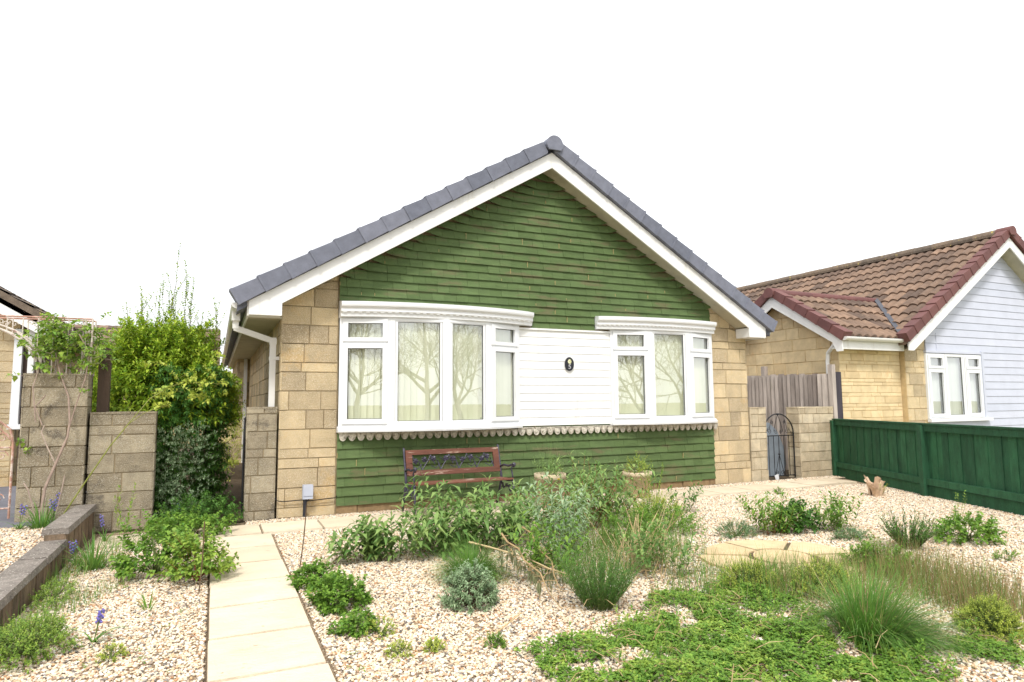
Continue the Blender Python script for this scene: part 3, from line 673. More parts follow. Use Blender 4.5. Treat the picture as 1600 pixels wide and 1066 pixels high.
for i in range(1,7): x=X0+(X1-X0)*i/7; m.tube([(x,.05,.3),(x,.05,.9)],.006,5)
m.build('bars',M['rust'],rg)
m=MB()
for cx,cz in ((X1-.09,1.0),(X1-.09,.82),(X1-.1,.4),(X1-.28,1.0),(X1-.35,.42)): m.tube([(cx+.055*(1-j/20)*math.cos(j*.5),.05,cz+.055*(1-j/20)*math.sin(j*.5)) for j in range(18)],.006,5)
m.tube([(X1,.05,.95),(X1-.2,.05,1.2),(X0+.3,.05,1.25),(X0,.05,.95)],.007,5)
m.build('scrollwork',M['rust'],rg)
wp=MB(); wp.box(-1.165,-1.055,.26,.36,0,1.93); wp.hexa([(-1.165,.26,1.93),(-1.055,.26,1.93),(-1.055,.36,1.93),(-1.165,.36,1.93),(-1.165,.27,1.965),(-1.055,.27,1.93),(-1.055,.35,1.93),(-1.165,.35,1.965)])
tag(wp.build('timber_post',M['wood_brown'],None),'weathered brown timber post between the tall pier and the big shrub','post')

# ------------------------------------------------------------------ retaining wall
rw=thing('retaining_wall','low stepped blockwork wall with lichened coping along the left boundary','wall',(-1.17,-2,0))
m=MB(); 
for (ya,yb,z1) in ((-6.6,-1.49,.215),(-1.49,-.04,.305)):
    m.box(-1.235,-1.095,ya,yb,-.2,z1-.045,.4); stone_face(m,(-1.10,ya,-.02),(0,1,0),(1,0,0),yb-ya,z1-.02,course=.30,split=0,wmin=.08,wmax=.2,seed=int(z1*100),dep=.014,g=.003)
m.build('blockwork',M['ret'],rw)
m=MB(); r=random.Random(3)
for (ya,yb,z1) in ((-6.6,-1.49,.215),(-1.49,-.04,.305)):
    y=ya
    while y<yb-.02:
        l=min(.44,yb-y); n=6
        for i in range(n): pass
        e=r.uniform(-.004,.004)
        m.hexa([(-1.262+e,y+.003,z1-.05),(-1.068+e,y+.003,z1-.05),(-1.068+e,y+l-.003,z1-.05),(-1.262+e,y+l-.003,z1-.05),(-1.255+e,y+.006,z1+e),(-1.075+e,y+.006,z1+e),(-1.075+e,y+l-.006,z1+e),(-1.255+e,y+l-.006,z1+e)]); y+=l
m.build('coping',M['coping'],rw)

# ------------------------------------------------------------------ ground
def sheet(name,polys,z,mat,kind='structure'):
    m=MB()
    for p in polys: m.add([(x,y,z) for x,y in p],[tuple(range(len(p)))],.5)
    o=m.build(name,mat,None); o['kind']=kind; return o
sheet('ground',[[(-300,-300),(300,-300),(300,300),(-300,300)]],-.12,M['grass_far'])
sheet('road',[[(-80,-17),(80,-17),(80,-11),(-80,-11)]],-.116,M['asphalt'])
sheet('pavement',[[(-80,-11),(80,-11),(80,-9.3),(-80,-9.3)]],-.108,M['paving_grey'])
sheet('side_passage',[[(-1.19,0),(.7,0),(.7,14),(-1.19,14)],[(7.9,-.05),(9.9,-.05),(9.9,12),(7.9,12)]],-.004,M['earth'])
sheet('neighbour_paving',[[(-9,-.35),(-1.25,-.35),(-1.25,3.5),(-9,3.5)]],.17,M['paving_grey'])
g=sheet('raised_bed',[[(-9,-8),(-1.25,-8),(-1.25,-.36),(-9,-.36)]],.155,M['grit'])
sheet('garden_floor',[[(-1.1,-9.3),(7.0,-9.3),(7.5,-5.85),(9.75,-.1),(9.75,.02),(-1.1,.02)]],-.012,M['grit'])
# front path of riven slabs
sp=MB(); r=random.Random(12)
def slab(x0,x1,y0,y1,z=.022):
    e=.006; z+=r.uniform(-.003,.003); q=lambda: r.uniform(-.004,.004)
    P=[(x0+e+q(),y0+e+q()),(x1-e+q(),y0+e+q()),(x1-e+q(),y1-e+q()),(x0+e+q(),y1-e+q())]
    b=.006; cx=(x0+x1)/2; cy=(y0+y1)/2
    T=[(a+(b if a<cx else -b),c+(b if c<cy else -b)) for a,c in P]
    sp.hexa([(a,c,-.02) for a,c in P]+[(a,c,z+r.uniform(-.002,.002)) for a,c in T])
for i in range(13): slab(0.0,.565,-.93-.6*(i+1),-.93-.6*i)
x=-1.02
while x<9.1:
    wd=r.choice((.6,.6,.45)); wd=min(wd,9.25-x); 
    if x<7.7: slab(x,x+wd,-.90,-.34)
    else: slab(x,x+wd,-.86-.0*(x),-.30)
    x+=wd
slabs=sp.build('path',M['slab'],None); slabs['kind']='structure'
sheet('path_bed',[[(-.0,-8.7),(.56,-8.7),(.56,-.9),(9.2,-.9),(9.2,-.32),(-1.0,-.32),(-1.0,-.9),(0,-.9)]],-.004,M['slab_gap'])
# crazy paving patch
cz=MB(); r=random.Random(5); C=V((4.30,-3.95)); ax=V((.91,-.41)); ay=V((.41,.91))
cells=[(0,0,.30,.24)]+[(1,0,0,0)]
def stone(cx,cy,rx,ry,n=9,a0=0,rr=None):
    pts=[]
    for k in range(n):
        a=2*math.pi*k/n+a0; s=1+r.uniform(-.05,.05); p=C+ax*(cx+rx*math.cos(a)*s)+ay*(cy+ry*math.sin(a)*s); pts.append((p.x,p.y))
    cz.prism(pts,-.01,.030+r.uniform(0,.004),'z',rr)
def sector(r0,r1,a0,a1):
    pts=[]; n=6
    for k in range(n+1): a=a0+(a1-a0)*k/n; pts.append((r1*math.cos(a),r1*math.sin(a)))
    for k in range(n,-1,-1): a=a0+(a1-a0)*k/n; pts.append((r0*math.cos(a),r0*math.sin(a)))
    w_=[]
    gx=sum(a for a,b in pts)/len(pts); gy=sum(b for a,b in pts)/len(pts)
    for a,b in pts: a=gx+(a-gx)*.92; b=gy+(b-gy)*.88; p=C+ax*a+ay*b; w_.append((p.x,p.y))
    cz.prism(w_,-.01,.030+r.uniform(0,.004),'z')
stone(0,0,.24,.24,14)
bd=[8,62,118,170,236,300,368]
for i in range(6): sector(.25+.03*(i%2),.70-.03*(i%3),math.radians(bd[i]),math.radians(bd[i+1]))
sheet('paving_bed',[[(4.30+.62*math.cos(k*.2618),-3.95+.62*math.sin(k*.2618)) for k in range(24)]],.019,M['slab_gap'])
cz=cz.build('paving_circle',M['patio'],None); tag(cz,'circle of pale yellow paving stones set in the gravel','paving circle')

def gravel(name,polys,z,dens,zj=.006):
    o=sheet(name,polys,z,M['grit'],'stuff')
    ng=bpy.data.node_groups.new('pebble_scatter','GeometryNodeTree'); ng.interface.new_socket('Geometry',in_out='INPUT',socket_type='NodeSocketGeometry'); ng.interface.new_socket('Geometry',in_out='OUTPUT',socket_type='NodeSocketGeometry')
    N=ng.nodes; L=ng.links; gi=N.new('NodeGroupInput'); go=N.new('NodeGroupOutput')
    dp=N.new('GeometryNodeDistributePointsOnFaces'); dp.inputs['Density'].default_value=dens; L.new(gi.outputs[0],dp.inputs[0])
    dn=N.new('ShaderNodeTexNoise'); dn.inputs['Scale'].default_value=2.2; dn.inputs['Detail'].default_value=5; pn=N.new('GeometryNodeInputPosition'); L.new(pn.outputs[0],dn.inputs['Vector']); dm=N.new('ShaderNodeMapRange'); dm.inputs[1].default_value=.34; dm.inputs[2].default_value=.56; dm.inputs[3].default_value=dens*.35; dm.inputs[4].default_value=dens; L.new(dn.outputs[0],dm.inputs[0]); L.new(dm.outputs[0],dp.inputs['Density'])
    sp_=N.new('GeometryNodeSetPosition'); rv=N.new('FunctionNodeRandomValue'); rv.data_type='FLOAT_VECTOR'; rv.inputs[0].default_value=(0,0,-zj*.3); rv.inputs[1].default_value=(0,0,zj*1.6)
    L.new(dp.outputs[0],sp_.inputs[0]); L.new(rv.outputs[0],sp_.inputs['Offset'])
    ico=N.new('GeometryNodeMeshIcoSphere'); ico.inputs['Radius'].default_value=.0095; ico.inputs['Subdivisions'].default_value=2
    s2=N.new('GeometryNodeSetPosition'); nz=N.new('ShaderNodeTexNoise'); nz.inputs['Scale'].default_value=90
    vm=N.new('ShaderNodeVectorMath'); vm.operation='SUBTRACT'; vm.inputs[1].default_value=(.5,.5,.5); L.new(nz.outputs[1],vm.inputs[0])
    vs=N.new('ShaderNodeVectorMath'); vs.operation='SCALE'; vs.inputs['Scale'].default_value=.012; L.new(vm.outputs[0],vs.inputs[0]); L.new(ico.outputs[0],s2.inputs[0]); L.new(vs.outputs[0],s2.inputs['Offset'])
    sm=N.new('GeometryNodeSetMaterial'); sm.inputs['Material'].default_value=M['pebble']; L.new(s2.outputs[0],sm.inputs[0])
    ip=N.new('GeometryNodeInstanceOnPoints'); L.new(sp_.outputs[0],ip.inputs['Points']); L.new(sm.outputs[0],ip.inputs['Instance'])
    rr_=N.new('FunctionNodeRandomValue'); rr_.data_type='FLOAT_VECTOR'; rr_.inputs[0].default_value=(-.5,-.5,0); rr_.inputs[1].default_value=(.5,.5,6.28); rr_.inputs['Seed'].default_value=3
    rs=N.new('FunctionNodeRandomValue'); rs.data_type='FLOAT_VECTOR'; rs.inputs[0].default_value=(.55,.5,.35); rs.inputs[1].default_value=(1.35,1.05,.75); rs.inputs['Seed'].default_value=5
    L.new(rr_.outputs[0],ip.inputs['Rotation']); L.new(rs.outputs[0],ip.inputs['Scale'])
    jg=N.new('GeometryNodeJoinGeometry'); L.new(gi.outputs[0],jg.inputs[0]); L.new(ip.outputs[0],jg.inputs[0]); L.new(jg.outputs[0],go.inputs[0])
    md=o.modifiers.new('scatter','NODES'); md.node_group=ng; return o
gravel('gravel',[[(.58,-6.6),(7.15,-6.6),(9.25,-1.45),(9.1,-.93),(.58,-.93)],[(-1.07,-6.6),(-.01,-6.6),(-.01,-.93),(-1.07,-.93)],[(.35,-.33),(9.7,-.33),(9.7,-.04),(.35,-.04)]],.0,6500)
gravel('raised_gravel',[[(-2.6,-3),(-1.27,-3),(-1.27,-.37),(-2.6,-.37)]],.165,5000)

# ------------------------------------------------------------------ bench
bn=thing('park_bench','black iron bench with worn red-brown rails standing against the green tiles','bench',(2.72,-.5,.02))
bx0,bx1=2.10,3.34
def backp(t,x): # t 0..1 up the back
    return V((x,-.36+.10*t-.0,.36+.38*t))
for x in (bx0,bx1):
    m=MB()
    m.tube([(x,-.22,.02),(x,-.30,.2),(x,-.37,.36),(x,-.33,.5),(x,-.27,.68),(x,-.25,.755),(x,-.24,.765)],[.016,.014,.017,.014,.013,.014,.01],8)
    m.tube([(x,-.72,.02),(x,-.76,.12),(x,-.74,.25),(x,-.72,.37)],.014,8)
    m.tube([(x,-.37,.35),(x,-.55,.345),(x,-.75,.365)],.012,8)
    m.tube([(x,-.34,.50),(x,-.45,.53),(x,-.58,.525),(x,-.70,.55),(x,-.75,.57),(x,-.77,.55),(x,-.745,.53),(x,-.73,.545)],.013,8)
    m.tube([(x,-.72,.545),(x,-.67,.50),(x,-.70,.44),(x,-.71,.37)],.009,6)
    m.tube([(x,-.34,.34),(x,-.44,.24),(x,-.55,.30),(x,-.64,.22),(x,-.73,.28)],.009,6)
    m.lathe((x,-.75,.54),[(0,0),(.022,.012),(.022,.03),(0,.042)],8)
    for j in range(3): m.tube([(x,-.42-.1*j+.03*(1-k/14)*math.cos(k*.6),.28+.03*(1-k/14)*math.sin(k*.6)) for k in range(12)],.005,5)
    m.build('end_frame',M['bench_iron'],bn,True)
def rail(x0,x1,t0,t1,nm='back_rail'):
    m=MB(); a=backp(t0,x0); b=backp(t1,x0); d=V((0,-.022,.006)); m.obox(a,V((x1-x0,0,0)),d,b-a,.5); m.build(nm,M['bench_wood'],bn)
rail(bx0+.012,bx1-.012,.84,.99); rail(bx0+.012,bx1-.012,.20,.36); rail(bx0+.012,bx0+.09,.362,.838,'back_stile'); rail(bx1-.09,bx1-.012,.362,.838,'back_stile')
m=MB(); r=random.Random(8)
def bp(x,t,o=.0): p=backp(t,x); return (p.x,p.y-.012-o,p.z)
xs=bx0+.09; n=9; dx=(bx1-bx0-.18)/n
for i in range(n):
    a=xs+dx*i
    m.tube([bp(a,.37 if i%2 else .83),bp(a+dx*.4,.55),bp(a+dx*.7,.66),bp(a+dx,.83 if i%2 else .37)],.007,6)
    if i%2==0: m.tube([bp(a,.5),bp(a+dx*.5,.42),bp(a+dx,.55)],.005,6)
    else: m.tube([bp(a,.75),bp(a+dx*.5,.62),bp(a+dx*1.1,.72)],.005,6)
    cx=a+dx*r.uniform(.2,.7); ct=r.choice((.7,.72,.5,.66)); c=bp(cx,ct)
    for k in range(5):
        an=k*2*math.pi/5+i; m.tube([(c[0]+.026*math.cos(an),c[1]-.004,c[2]+.026*math.sin(an)),(c[0]+.004*math.cos(an),c[1]-.014,c[2]+.004*math.sin(an))],[.019,.011],6)
    m.tube([(c[0]+.012*math.cos(k*.7)*(1-k/14),c[1]-.014,c[2]+.012*math.sin(k*.7)*(1-k/14)) for k in range(10)],.004,5)
    for q in (-1,1):
        m.leaf(V(bp(cx+q*.03,ct-.1,.004)),V((q*.8,-.1,.5)).normalized(),.05,.028)
m.build('rose_panel',M['bench_iron'],bn)
for i in range(5):
    m=MB(); y=-.78+i*.082; m.box(bx0-.0+.014,bx1-.014,y,y+.06,.37+(.012 if i==0 else 0)-.004*i,.39+(.006 if i==0 else 0)-.004*i,.5); m.build('seat_slat',M['seat_wood'],bn)

# ------------------------------------------------------------------ plants
UP=V((0,0,1))
def rdir(up=.5,r=R):
    a=r.uniform(0,2*math.pi); e=r.uniform(-.2,1)*up; return V((math.cos(a),math.sin(a),e)).normalized()
def twig(LM,SM,p,d,L,n,ll,lw,grav=.0,start=.15,rad=.002,pair=True,spread=.9,lup=.3,droop=.2,sv=.35,taper=.5):
    pts=[V(p)]; q=V(p); dd=V(d).normalized(); seg=5
    for i in range(seg):
        dd=(dd+V((R.uniform(-.12,.12),R.uniform(-.12,.12),-grav/seg))).normalized(); q=q+dd*(L/seg); pts.append(q.copy())
    if SM is not None: SM.tube(pts,[rad*(1-.7*i/seg) for i in range(seg+1)],4,cap=False)
    a0=R.uniform(0,6.28)
    for i in range(n):
        t=start+(1-start)*(i+1)/n; f=t*seg; k=min(int(f),seg-1); b=pts[k].lerp(pts[k+1],f-k); ax_=(pts[k+1]-pts[k]).normalized()
        o=ax_.orthogonal().normalized(); o=Matrix.Rotation(a0+i*2.4,3,ax_)@o
        for s_ in ((1,-1) if pair else (1,)):
            ld=(o*s_*spread+ax_*.45+UP*lup*R.uniform(.2,1)).normalized(); sz=R.uniform(1-sv,1+sv)*(1-(1-taper)*abs(t-.55))
            LM.leaf(b,ld,ll*sz,lw*sz,None,.12,droop*R.uniform(.5,1.5))
    LM.leaf(pts[-1],dd,ll*.6,lw*.6)
    return pts[-1]
def plant(name,label,cat,loc,fn,lm,sm=None,group=None,foliage='foliage'):
    t=thing(name,label,cat,loc,group); LM=MB(); SM=MB(); fn(LM,SM)
    if LM.v: LM.build(foliage,M[lm],t)
    if SM.v: SM.build('stem',M[sm or 'stem_green'],t)
    return t
def bushy(c,rx,ry,h,n,L=.2,nl=10,ll=.05,lw=.02,core=.35,zlo=.15,**k):
    c=V(c)
    def fn(LM,SM):
        for i in range(n):
            a=R.uniform(0,6.283); e=math.asin(R.uniform(-.15,1)); s=R.uniform(core,1)**.6
            wob=1+.18*mnoise.noise(V((math.cos(a)*1.7+c.x*3,math.sin(a)*1.7+c.y*3,e*2)))*1.6
            d=V((math.cos(a)*math.cos(e),math.sin(a)*math.cos(e),max(math.sin(e),-.1)))
            p=c+V((d.x*rx*s*wob*.8,d.y*ry*s*wob*.8,h*zlo+d.z*h*(1-zlo)*s*wob*.85))
            dd=(d+UP*.4+V((R.uniform(-.4,.4),R.uniform(-.4,.4),R.uniform(-.2,.4)))).normalized()
            twig(LM,SM,p,dd,L*R.uniform(.6,1.3),nl,ll,lw,**k)
            if i%6==0: SM.tube([c+V((R.uniform(-.05,.05)*rx*3,R.uniform(-.05,.05)*ry*3,0)),c.lerp(p,.5)+V((0,0,.1*h)),p],[.004+.008*h,.003+.004*h,.002],5,cap=False)
    return fn
def upright(c,rr0,h,n,nl,ll,lw,lean=.35,hv=.3,**k):
    c=V(c)
    def fn(LM,SM):
        for i in range(n):
            a=R.uniform(0,6.283); s=math.sqrt(R.random()); o=V((math.cos(a)*rr0*s,math.sin(a)*rr0*s,0))
            d=(UP+o.normalized()*lean*s*1.2+V((R.uniform(-.1,.1),R.uniform(-.1,.1),0))).normalized()
            twig(LM,SM,c+o*.55,d,h*R.uniform(1-hv,1),nl,ll,lw,**k)
    return fn
def tuft(c,rad,h,n,w=.004,bend=1.2,out=.9,lv=.4,dirb=None):
    c=V(c)
    def fn(LM,SM):
        for i in range(n):
            a=R.uniform(0,6.283); s=math.sqrt(R.random()); o=V((math.cos(a),math.sin(a),0)); b=c+o*rad*.35*s
            d=(UP+o*out*s*R.uniform(.4,1.1)+(dirb or V((0,0,0)))*R.random()).normalized()
            LM.blade(b,d,h*R.uniform(1-lv,1.15),w*R.uniform(.6,1.2),bend*R.uniform(.3,1.2)*(.3+s))
    return fn
# big yellow-green shrub and companions behind the low wall
cB=V((-.62,1.55,0))
def bigshrub(LM,SM):
    for i in range(2700):
        a=R.uniform(0,6.283); e=math.asin(R.uniform(-.1,1)); s=R.uniform(.5,1)**.5
        wob=1+.3*mnoise.noise(V((math.cos(a)*2,math.sin(a)*2,e*2.5)))
        p=cB+V((math.cos(a)*math.cos(e)*.78*s*wob,math.sin(a)*math.cos(e)*.9*s*wob,1.15+math.sin(e)*1.05*s*wob))
        if p.y<.32: p.y=.32+R.uniform(0,.15)
        if p.x>.12: p.x=.12-R.uniform(0,.2)
        twig(LM,SM,p,(p-cB-V((0,0,1.0))).normalized()+UP*R.uniform(-.1,.7),R.uniform(.13,.30),9,.085,.030,grav=.2,spread=.8)
    for (x,y,z0,z1) in ((-.58,1.5,2.1,3.5),(-.66,1.4,2.1,3.1),(-.5,1.6,2.1,3.1),(-.40,1.5,2.1,3.2),(-.9,1.5,2.0,2.85),(-.02,1.4,2.0,2.75),(-.33,1.3,2.1,2.95),(-.75,1.6,2.1,2.9),(-1.05,1.5,1.9,2.6),(-.85,1.3,2,2.7),(-.2,1.5,2,2.55)):
        twig(LM,SM,V((x,y,z0)),V((R.uniform(-.1,.1),0,1)),z1-z0,30,.05,.022,rad=.006,spread=.7,taper=.3,sv=.5)
        for j in range(5):
            q=V((x,y,z0+(z1-z0)*R.uniform(.1,.6))); twig(LM,SM,q,V((R.uniform(-.5,.5),R.uniform(-.4,.4),1)),.3,9,.045,.02,rad=.003)
    for i in range(12): a=i*.52; SM.tube([cB+V((.06*math.cos(a),.06*math.sin(a),0)),cB+V((.2*math.cos(a),.2*math.sin(a),.9)),cB+V((.45*math.cos(a),.45*math.sin(a),1.7))],[.02,.014,.006],6)
plant('shrub','tall yellow-green shrub with thin upright shoots rising behind the low stone wall','shrub',cB,bigshrub,'lf_bright','stem_brown')
def darkfn(LM,SM):
    c=V((-.36,1.15,0))
    for i in range(1700):
        a=R.uniform(0,6.283); z=R.uniform(.05,1.75); s=R.uniform(.45,1); w_=.40+.10*mnoise.noise(V((a,z*2,3)))-.06*(z-1)**2
        p=c+V((math.cos(a)*w_*s,math.sin(a)*.8*s*.8,z))
        p.y=max(p.y,.35)
        twig(LM,SM,p,V((math.cos(a),math.sin(a)-.3,R.uniform(-.3,.6))),R.uniform(.12,.26),9,.055,.024,grav=.4)
plant('shrub','dark glossy evergreen shrub filling the gap between the stone walls','shrub',(-.25,1.1,0),darkfn,'lf_dark','stem_brown')
def silfn(LM,SM):
    for i in range(240):
        z=R.uniform(.10,1.05); p=V((-.32+R.uniform(-.25,.24),.42+R.uniform(-.1,.1),z))
        twig(LM,SM,p,V((R.uniform(-.8,.9),-.6,R.uniform(-.1,.6))),R.uniform(.12,.25),9,.028,.014,rad=.0015)
plant('shrub','small silver-leaved shrub spilling low in front of the dark evergreen','shrub',(-.3,.42,0),silfn,'lf_silver','stem_brown')
def olivefn(LM,SM):
    for i in range(160):
        p=V((R.uniform(.12,.4),R.uniform(4,6.5),R.uniform(.0,1.15))); twig(LM,SM,p,rdir(1.2),.25,8,.05,.02)
plant('shrub','loose olive-green bush down the side passage','shrub',(.2,5,0),olivefn,'lf_lime','stem_brown')
# climbing rose
def rose(LM,SM):
    SM2=SM
    stems=[[(-1.52,-.2,.2),(-1.50,-.18,.5),(-1.42,-.17,.75),(-1.34,-.16,1.0),(-1.33,-.15,1.15),(-1.36,-.1,1.4),(-1.45,-.08,1.65),(-1.5,-.05,1.85)],
           [(-1.34,-.16,1.05),(-1.29,-.14,1.3),(-1.22,-.12,1.6),(-1.2,-.1,1.85),(-1.3,-.1,2.05)],
           [(-1.42,-.17,.72),(-1.50,-.17,.9),(-1.56,-.16,1.05),(-1.54,-.15,1.12)],[(-1.55,-.2,.2),(-1.64,-.17,.5),(-1.68,-.15,.56)],
           [(-1.40,-.17,.22),(-1.36,-.2,.45),(-1.34,-.19,.62)],[(-1.62,-.12,1.15),(-1.66,-.12,1.5),(-1.62,-.1,1.7)],[(-1.56,-.14,1.12),(-1.63,-.13,1.3),(-1.55,-.12,1.42)]]
    for s_ in stems: SM.tube(s_,[.015-.011*i/len(s_) for i in range(len(s_))] if len(s_)>6 else .006,7)
    for i in range(170):
        p=V((R.gauss(-1.42,.18),R.uniform(-.15,.2),R.gauss(1.92,.13)))
        if p.z>2.2: p.z=2.2
        twig(LM,SM,p,rdir(.8),R.uniform(.08,.2),5,.055,.042,rad=.002,droop=.3,sv=.3)
    for i in range(12):
        p=V((R.uniform(-1.75,-1.05),-.15,R.uniform(1.6,1.9))); twig(LM,SM,p,rdir(.6),.15,5,.055,.042,rad=.002)
    for p in ((-1.16,-.1,1.45),(-1.7,-.1,.95),(-1.74,-.1,.85),(-1.1,-.15,1.75)): twig(LM,SM,V(p),rdir(.5),.12,5,.055,.04)
plant('climbing_rose','climbing rose with pale bare stems trained up the tall pier onto the trellis','climbing rose',(-1.5,-.2,.17),rose,'lf_rose','stem_pale')
def archst(LM,SM):
    pts=[V((-1.32,-.25,.25)),V((-1.15,-.3,.55)),V((-.95,-.32,.9)),V((-.78,-.3,1.15)),V((-.62,-.25,1.38)),V((-.45,-.2,1.5)),V((-.3,-.2,1.56))]
    SM.tube(pts,[.008,.008,.007,.006,.005,.004,.003],6); SM.tube([V((-.8,-.3,1.12)),V((-.65,-.3,1.24)),V((-.45,-.3,1.31))],.004,5)
    for i in range(34):
        p=V((R.uniform(-.7,.12),-.2+R.uniform(-.1,.15),R.gauss(1.52,.12))); twig(LM,SM,p,rdir(.5),R.uniform(.1,.22),5,.05,.036,rad=.002)
    for i in range(5): twig(LM,SM,V((-.5+R.uniform(-.06,.06),-.3,1.3)),rdir(.5),.1,5,.05,.036)
plant('rose_cane','long arching cane with pale leaves crossing in front of the low wall','rose cane',(-1.3,-.25,.2),archst,'lf_lime','straw_green')
# leafy plants by the path
plant('leafy_plant','rounded bright green plant with lobed leaves in the left gravel','garden plant',(-.38,-2.15,0),bushy((-.38,-2.15,0),.27,.25,.40,120,.14,6,.05,.036,droop=.3),'lf_mid')
plant('leafy_plant','yellow-green lobed plant spilling onto the edge of the slab path','garden plant',(-.08,-2.5,0),bushy((-.08,-2.5,0),.20,.20,.33,95,.14,6,.048,.036,droop=.3),'lf_rose','stem_red')
plant('spreading_plant','low spreading green plant beside the opening in the stone walls','garden plant',(-.22,-.75,0),bushy((-.22,-.75,0),.42,.2,.17,130,.16,7,.045,.028,droop=.3),'lf_mid')
plant('spreading_plant','trailing green plant creeping out of the side passage','garden plant',(-.15,-.2,0),bushy((-.10,-.10,0),.46,.26,.21,150,.18,7,.04,.024),'lf_dark')
plant('tall_weed','thin upright weed with narrow leaves in front of the low wall','weed',(-.76,-.6,0),upright((-.76,-.6,0),.07,.55,4,12,.07,.014,lean=.2,lup=.8,spread=.6),'lf_rose')
# path-edge cushions
plant('cushion_plant','dense green cushion plant at the path edge, farthest of the row','cushion plant',(.70,-3.05,0),bushy((.70,-3.02,0),.17,.20,.15,150,.05,6,.032,.022,zlo=.1),'lf_mid')
plant('cushion_plant','largest dense green cushion plant overhanging the path edge','cushion plant',(.78,-3.6,0),bushy((.78,-3.6,0),.20,.24,.20,210,.06,6,.032,.022,zlo=.1),'lf_mid')
plant('cushion_plant','small dense green cushion plant at the path edge, nearest of the row','cushion plant',(.78,-4.12,0),bushy((.78,-4.1,0),.12,.13,.09,80,.05,6,.028,.018,zlo=.1),'lf_mid')
for i,(x,y,s,lab) in enumerate(((.90,-4.22,.10,'yellow-green moss tuft beside the nearest dense cushion plant'),(.92,-4.55,.07,'small flat yellow-green tuft near the path edge at the bottom'),(1.1,-4.58,.055,'tiny lime tuft alone in the gravel'),(1.42,-4.66,.055,'tiny green sprig alone in the gravel at the bottom'),(-.45,-3.95,.07,'tiny green weed in the left gravel near the bottom'),(-.35,-3.1,.07,'little strappy green tuft in the middle of the left gravel'))):
    plant('moss_tuft',lab,'tuft',(x,y,0),bushy((x,y,0),s,s,s*1.1,55,.03,6,.013,.007,zlo=.05) if i!=5 else tuft((x,y,0),.08,.15,14,.009,1.2),'lf_lime' if i not in(3,5) else 'lf_mid',group='small tufts in the gravel')
# buddleias
def bud(c,n,h,rad,ll=.12,lw=.027,lean=.55): return upright(c,rad,h*1.03,int(n*1.5),12,ll*1.15,lw*1.35,lean=lean,hv=.5,grav=.25,start=.08,rad=.004,spread=1.0,lup=.3,droop=.35,taper=.75)
def budF(LM,SM):
    for c,n,h,rad in (((1.85,-2.5,0),15,.54,.28),((1.45,-2.5,0),12,.43,.28),((2.3,-2.45,0),13,.56,.26),((2.02,-2.3,0),8,.72,.14),((2.55,-2.3,0),9,.54,.22),((1.12,-2.4,0),7,.32,.2)): bud(c,n,h,rad)(LM,SM)
plant('buddleia','wide leafy buddleia with long pointed leaves growing in front of the bench','shrub',(1.8,-2.4,0),budF,'lf_bud','stem_green')
def budG(LM,SM):
    for c,n,h,rad in (((3.10,-2.3,0),16,.66,.28),((3.50,-2.1,0),15,.76,.28),((2.95,-2.0,0),7,.52,.25),((3.85,-2.0,0),12,.70,.25),((3.95,-1.6,0),9,.76,.22),((4.25,-1.55,0),8,.62,.2)): bud(c,n,h,rad,.10,.022)(LM,SM)
plant('buddleia','tall leafy buddleia in the middle of the garden in front of the two pots','shrub',(3.3,-2.1,0),budG,'lf_bud','stem_red')
def budS(LM,SM):
    for c,n,h,rad in (((2.55,-3.3,0),10,.72,.14),((2.75,-3.1,0),8,.70,.14)): bud(c,n,h,rad,.09,.016,.3)(LM,SM)
plant('silver_shrub','silvery grey-green shrub with curling leaves in the middle of the garden','shrub',(2.65,-3.2,0),budS,'lf_silver')
plant('leafy_shrub','mid-green leafy shrub directly below the silvery shrub','shrub',(2.3,-3.6,0),upright((2.3,-3.6,0),.28,.52,28,10,.07,.026,lean=.5,hv=.4),'lf_mid')
plant('leafy_shrub','light green leafy shrub in front of the paving circle','shrub',(3.15,-3.9,0),upright((3.15,-3.9,0),.24,.42,24,10,.07,.026,lean=.5,hv=.4),'lf_bud')
plant('low_shrub','feathery green mound between the tall buddleia and the gravel','shrub',(4.2,-2.4,0),bushy((4.15,-2.6,0),.38,.32,.26,150,.12,8,.035,.014),'lf_mid')
plant('low_shrub','yellow-green feathery clump beside the tall thin weeds','shrub',(4.5,-1.9,0),bushy((4.5,-2.0,0),.30,.26,.26,150,.12,8,.03,.010),'lf_lime')
plant('low_shrub','green ferny clump behind the dry stalks','shrub',(3.55,-2.9,0),bushy((3.55,-2.9,0),.34,.32,.28,130,.12,8,.04,.016),'lf_mid')
plant('tall_weed','tall thin weed rising against the green tiles right of the pots','weed',(4.9,-1.4,0),upright((4.9,-1.4,0),.14,.72,9,18,.045,.012,lean=.2,lup=.9,spread=.6),'lf_rose')
plant('leafy_plant','dark green weed beside the front path right of the tall thin weed','garden plant',(5.05,-1.75,0),upright((5.05,-1.75,0),.16,.42,10,9,.07,.026,lean=.6),'lf_dark')
# middle
plant('grass_tussock','fine green grass tussock behind the grey-green artemisia','grass',(1.78,-3.35,0),tuft((1.78,-3.35,0),.34,.32,1500,.0035,1.9,1.25),'grass')
plant('artemisia','rounded grey-green artemisia on the open gravel','garden plant',(1.55,-3.95,0),bushy((1.55,-3.95,0),.18,.18,.25,320,.07,8,.026,.011,zlo=.12),'lf_silver','stem_brown')
def lav(LM,SM):
    for i in range(210):
        a=R.uniform(0,6.283); s=math.sqrt(R.random()); o=V((math.cos(a),math.sin(a),0)); d=(UP+o*.8*s).normalized()
        twig(LM,SM,V((2.27,-4.35,0))+o*.08*s,d,R.uniform(.24,.40)*(1.25 if R.random()<.15 else 1),20,.032,.0045,rad=.0018,spread=.7,lup=.6,start=.1)
plant('lavender_bush','upright dark green lavender bush with needle leaves at the centre bottom','shrub',(2.27,-4.35,0),lav,'lf_dark','stem_green')
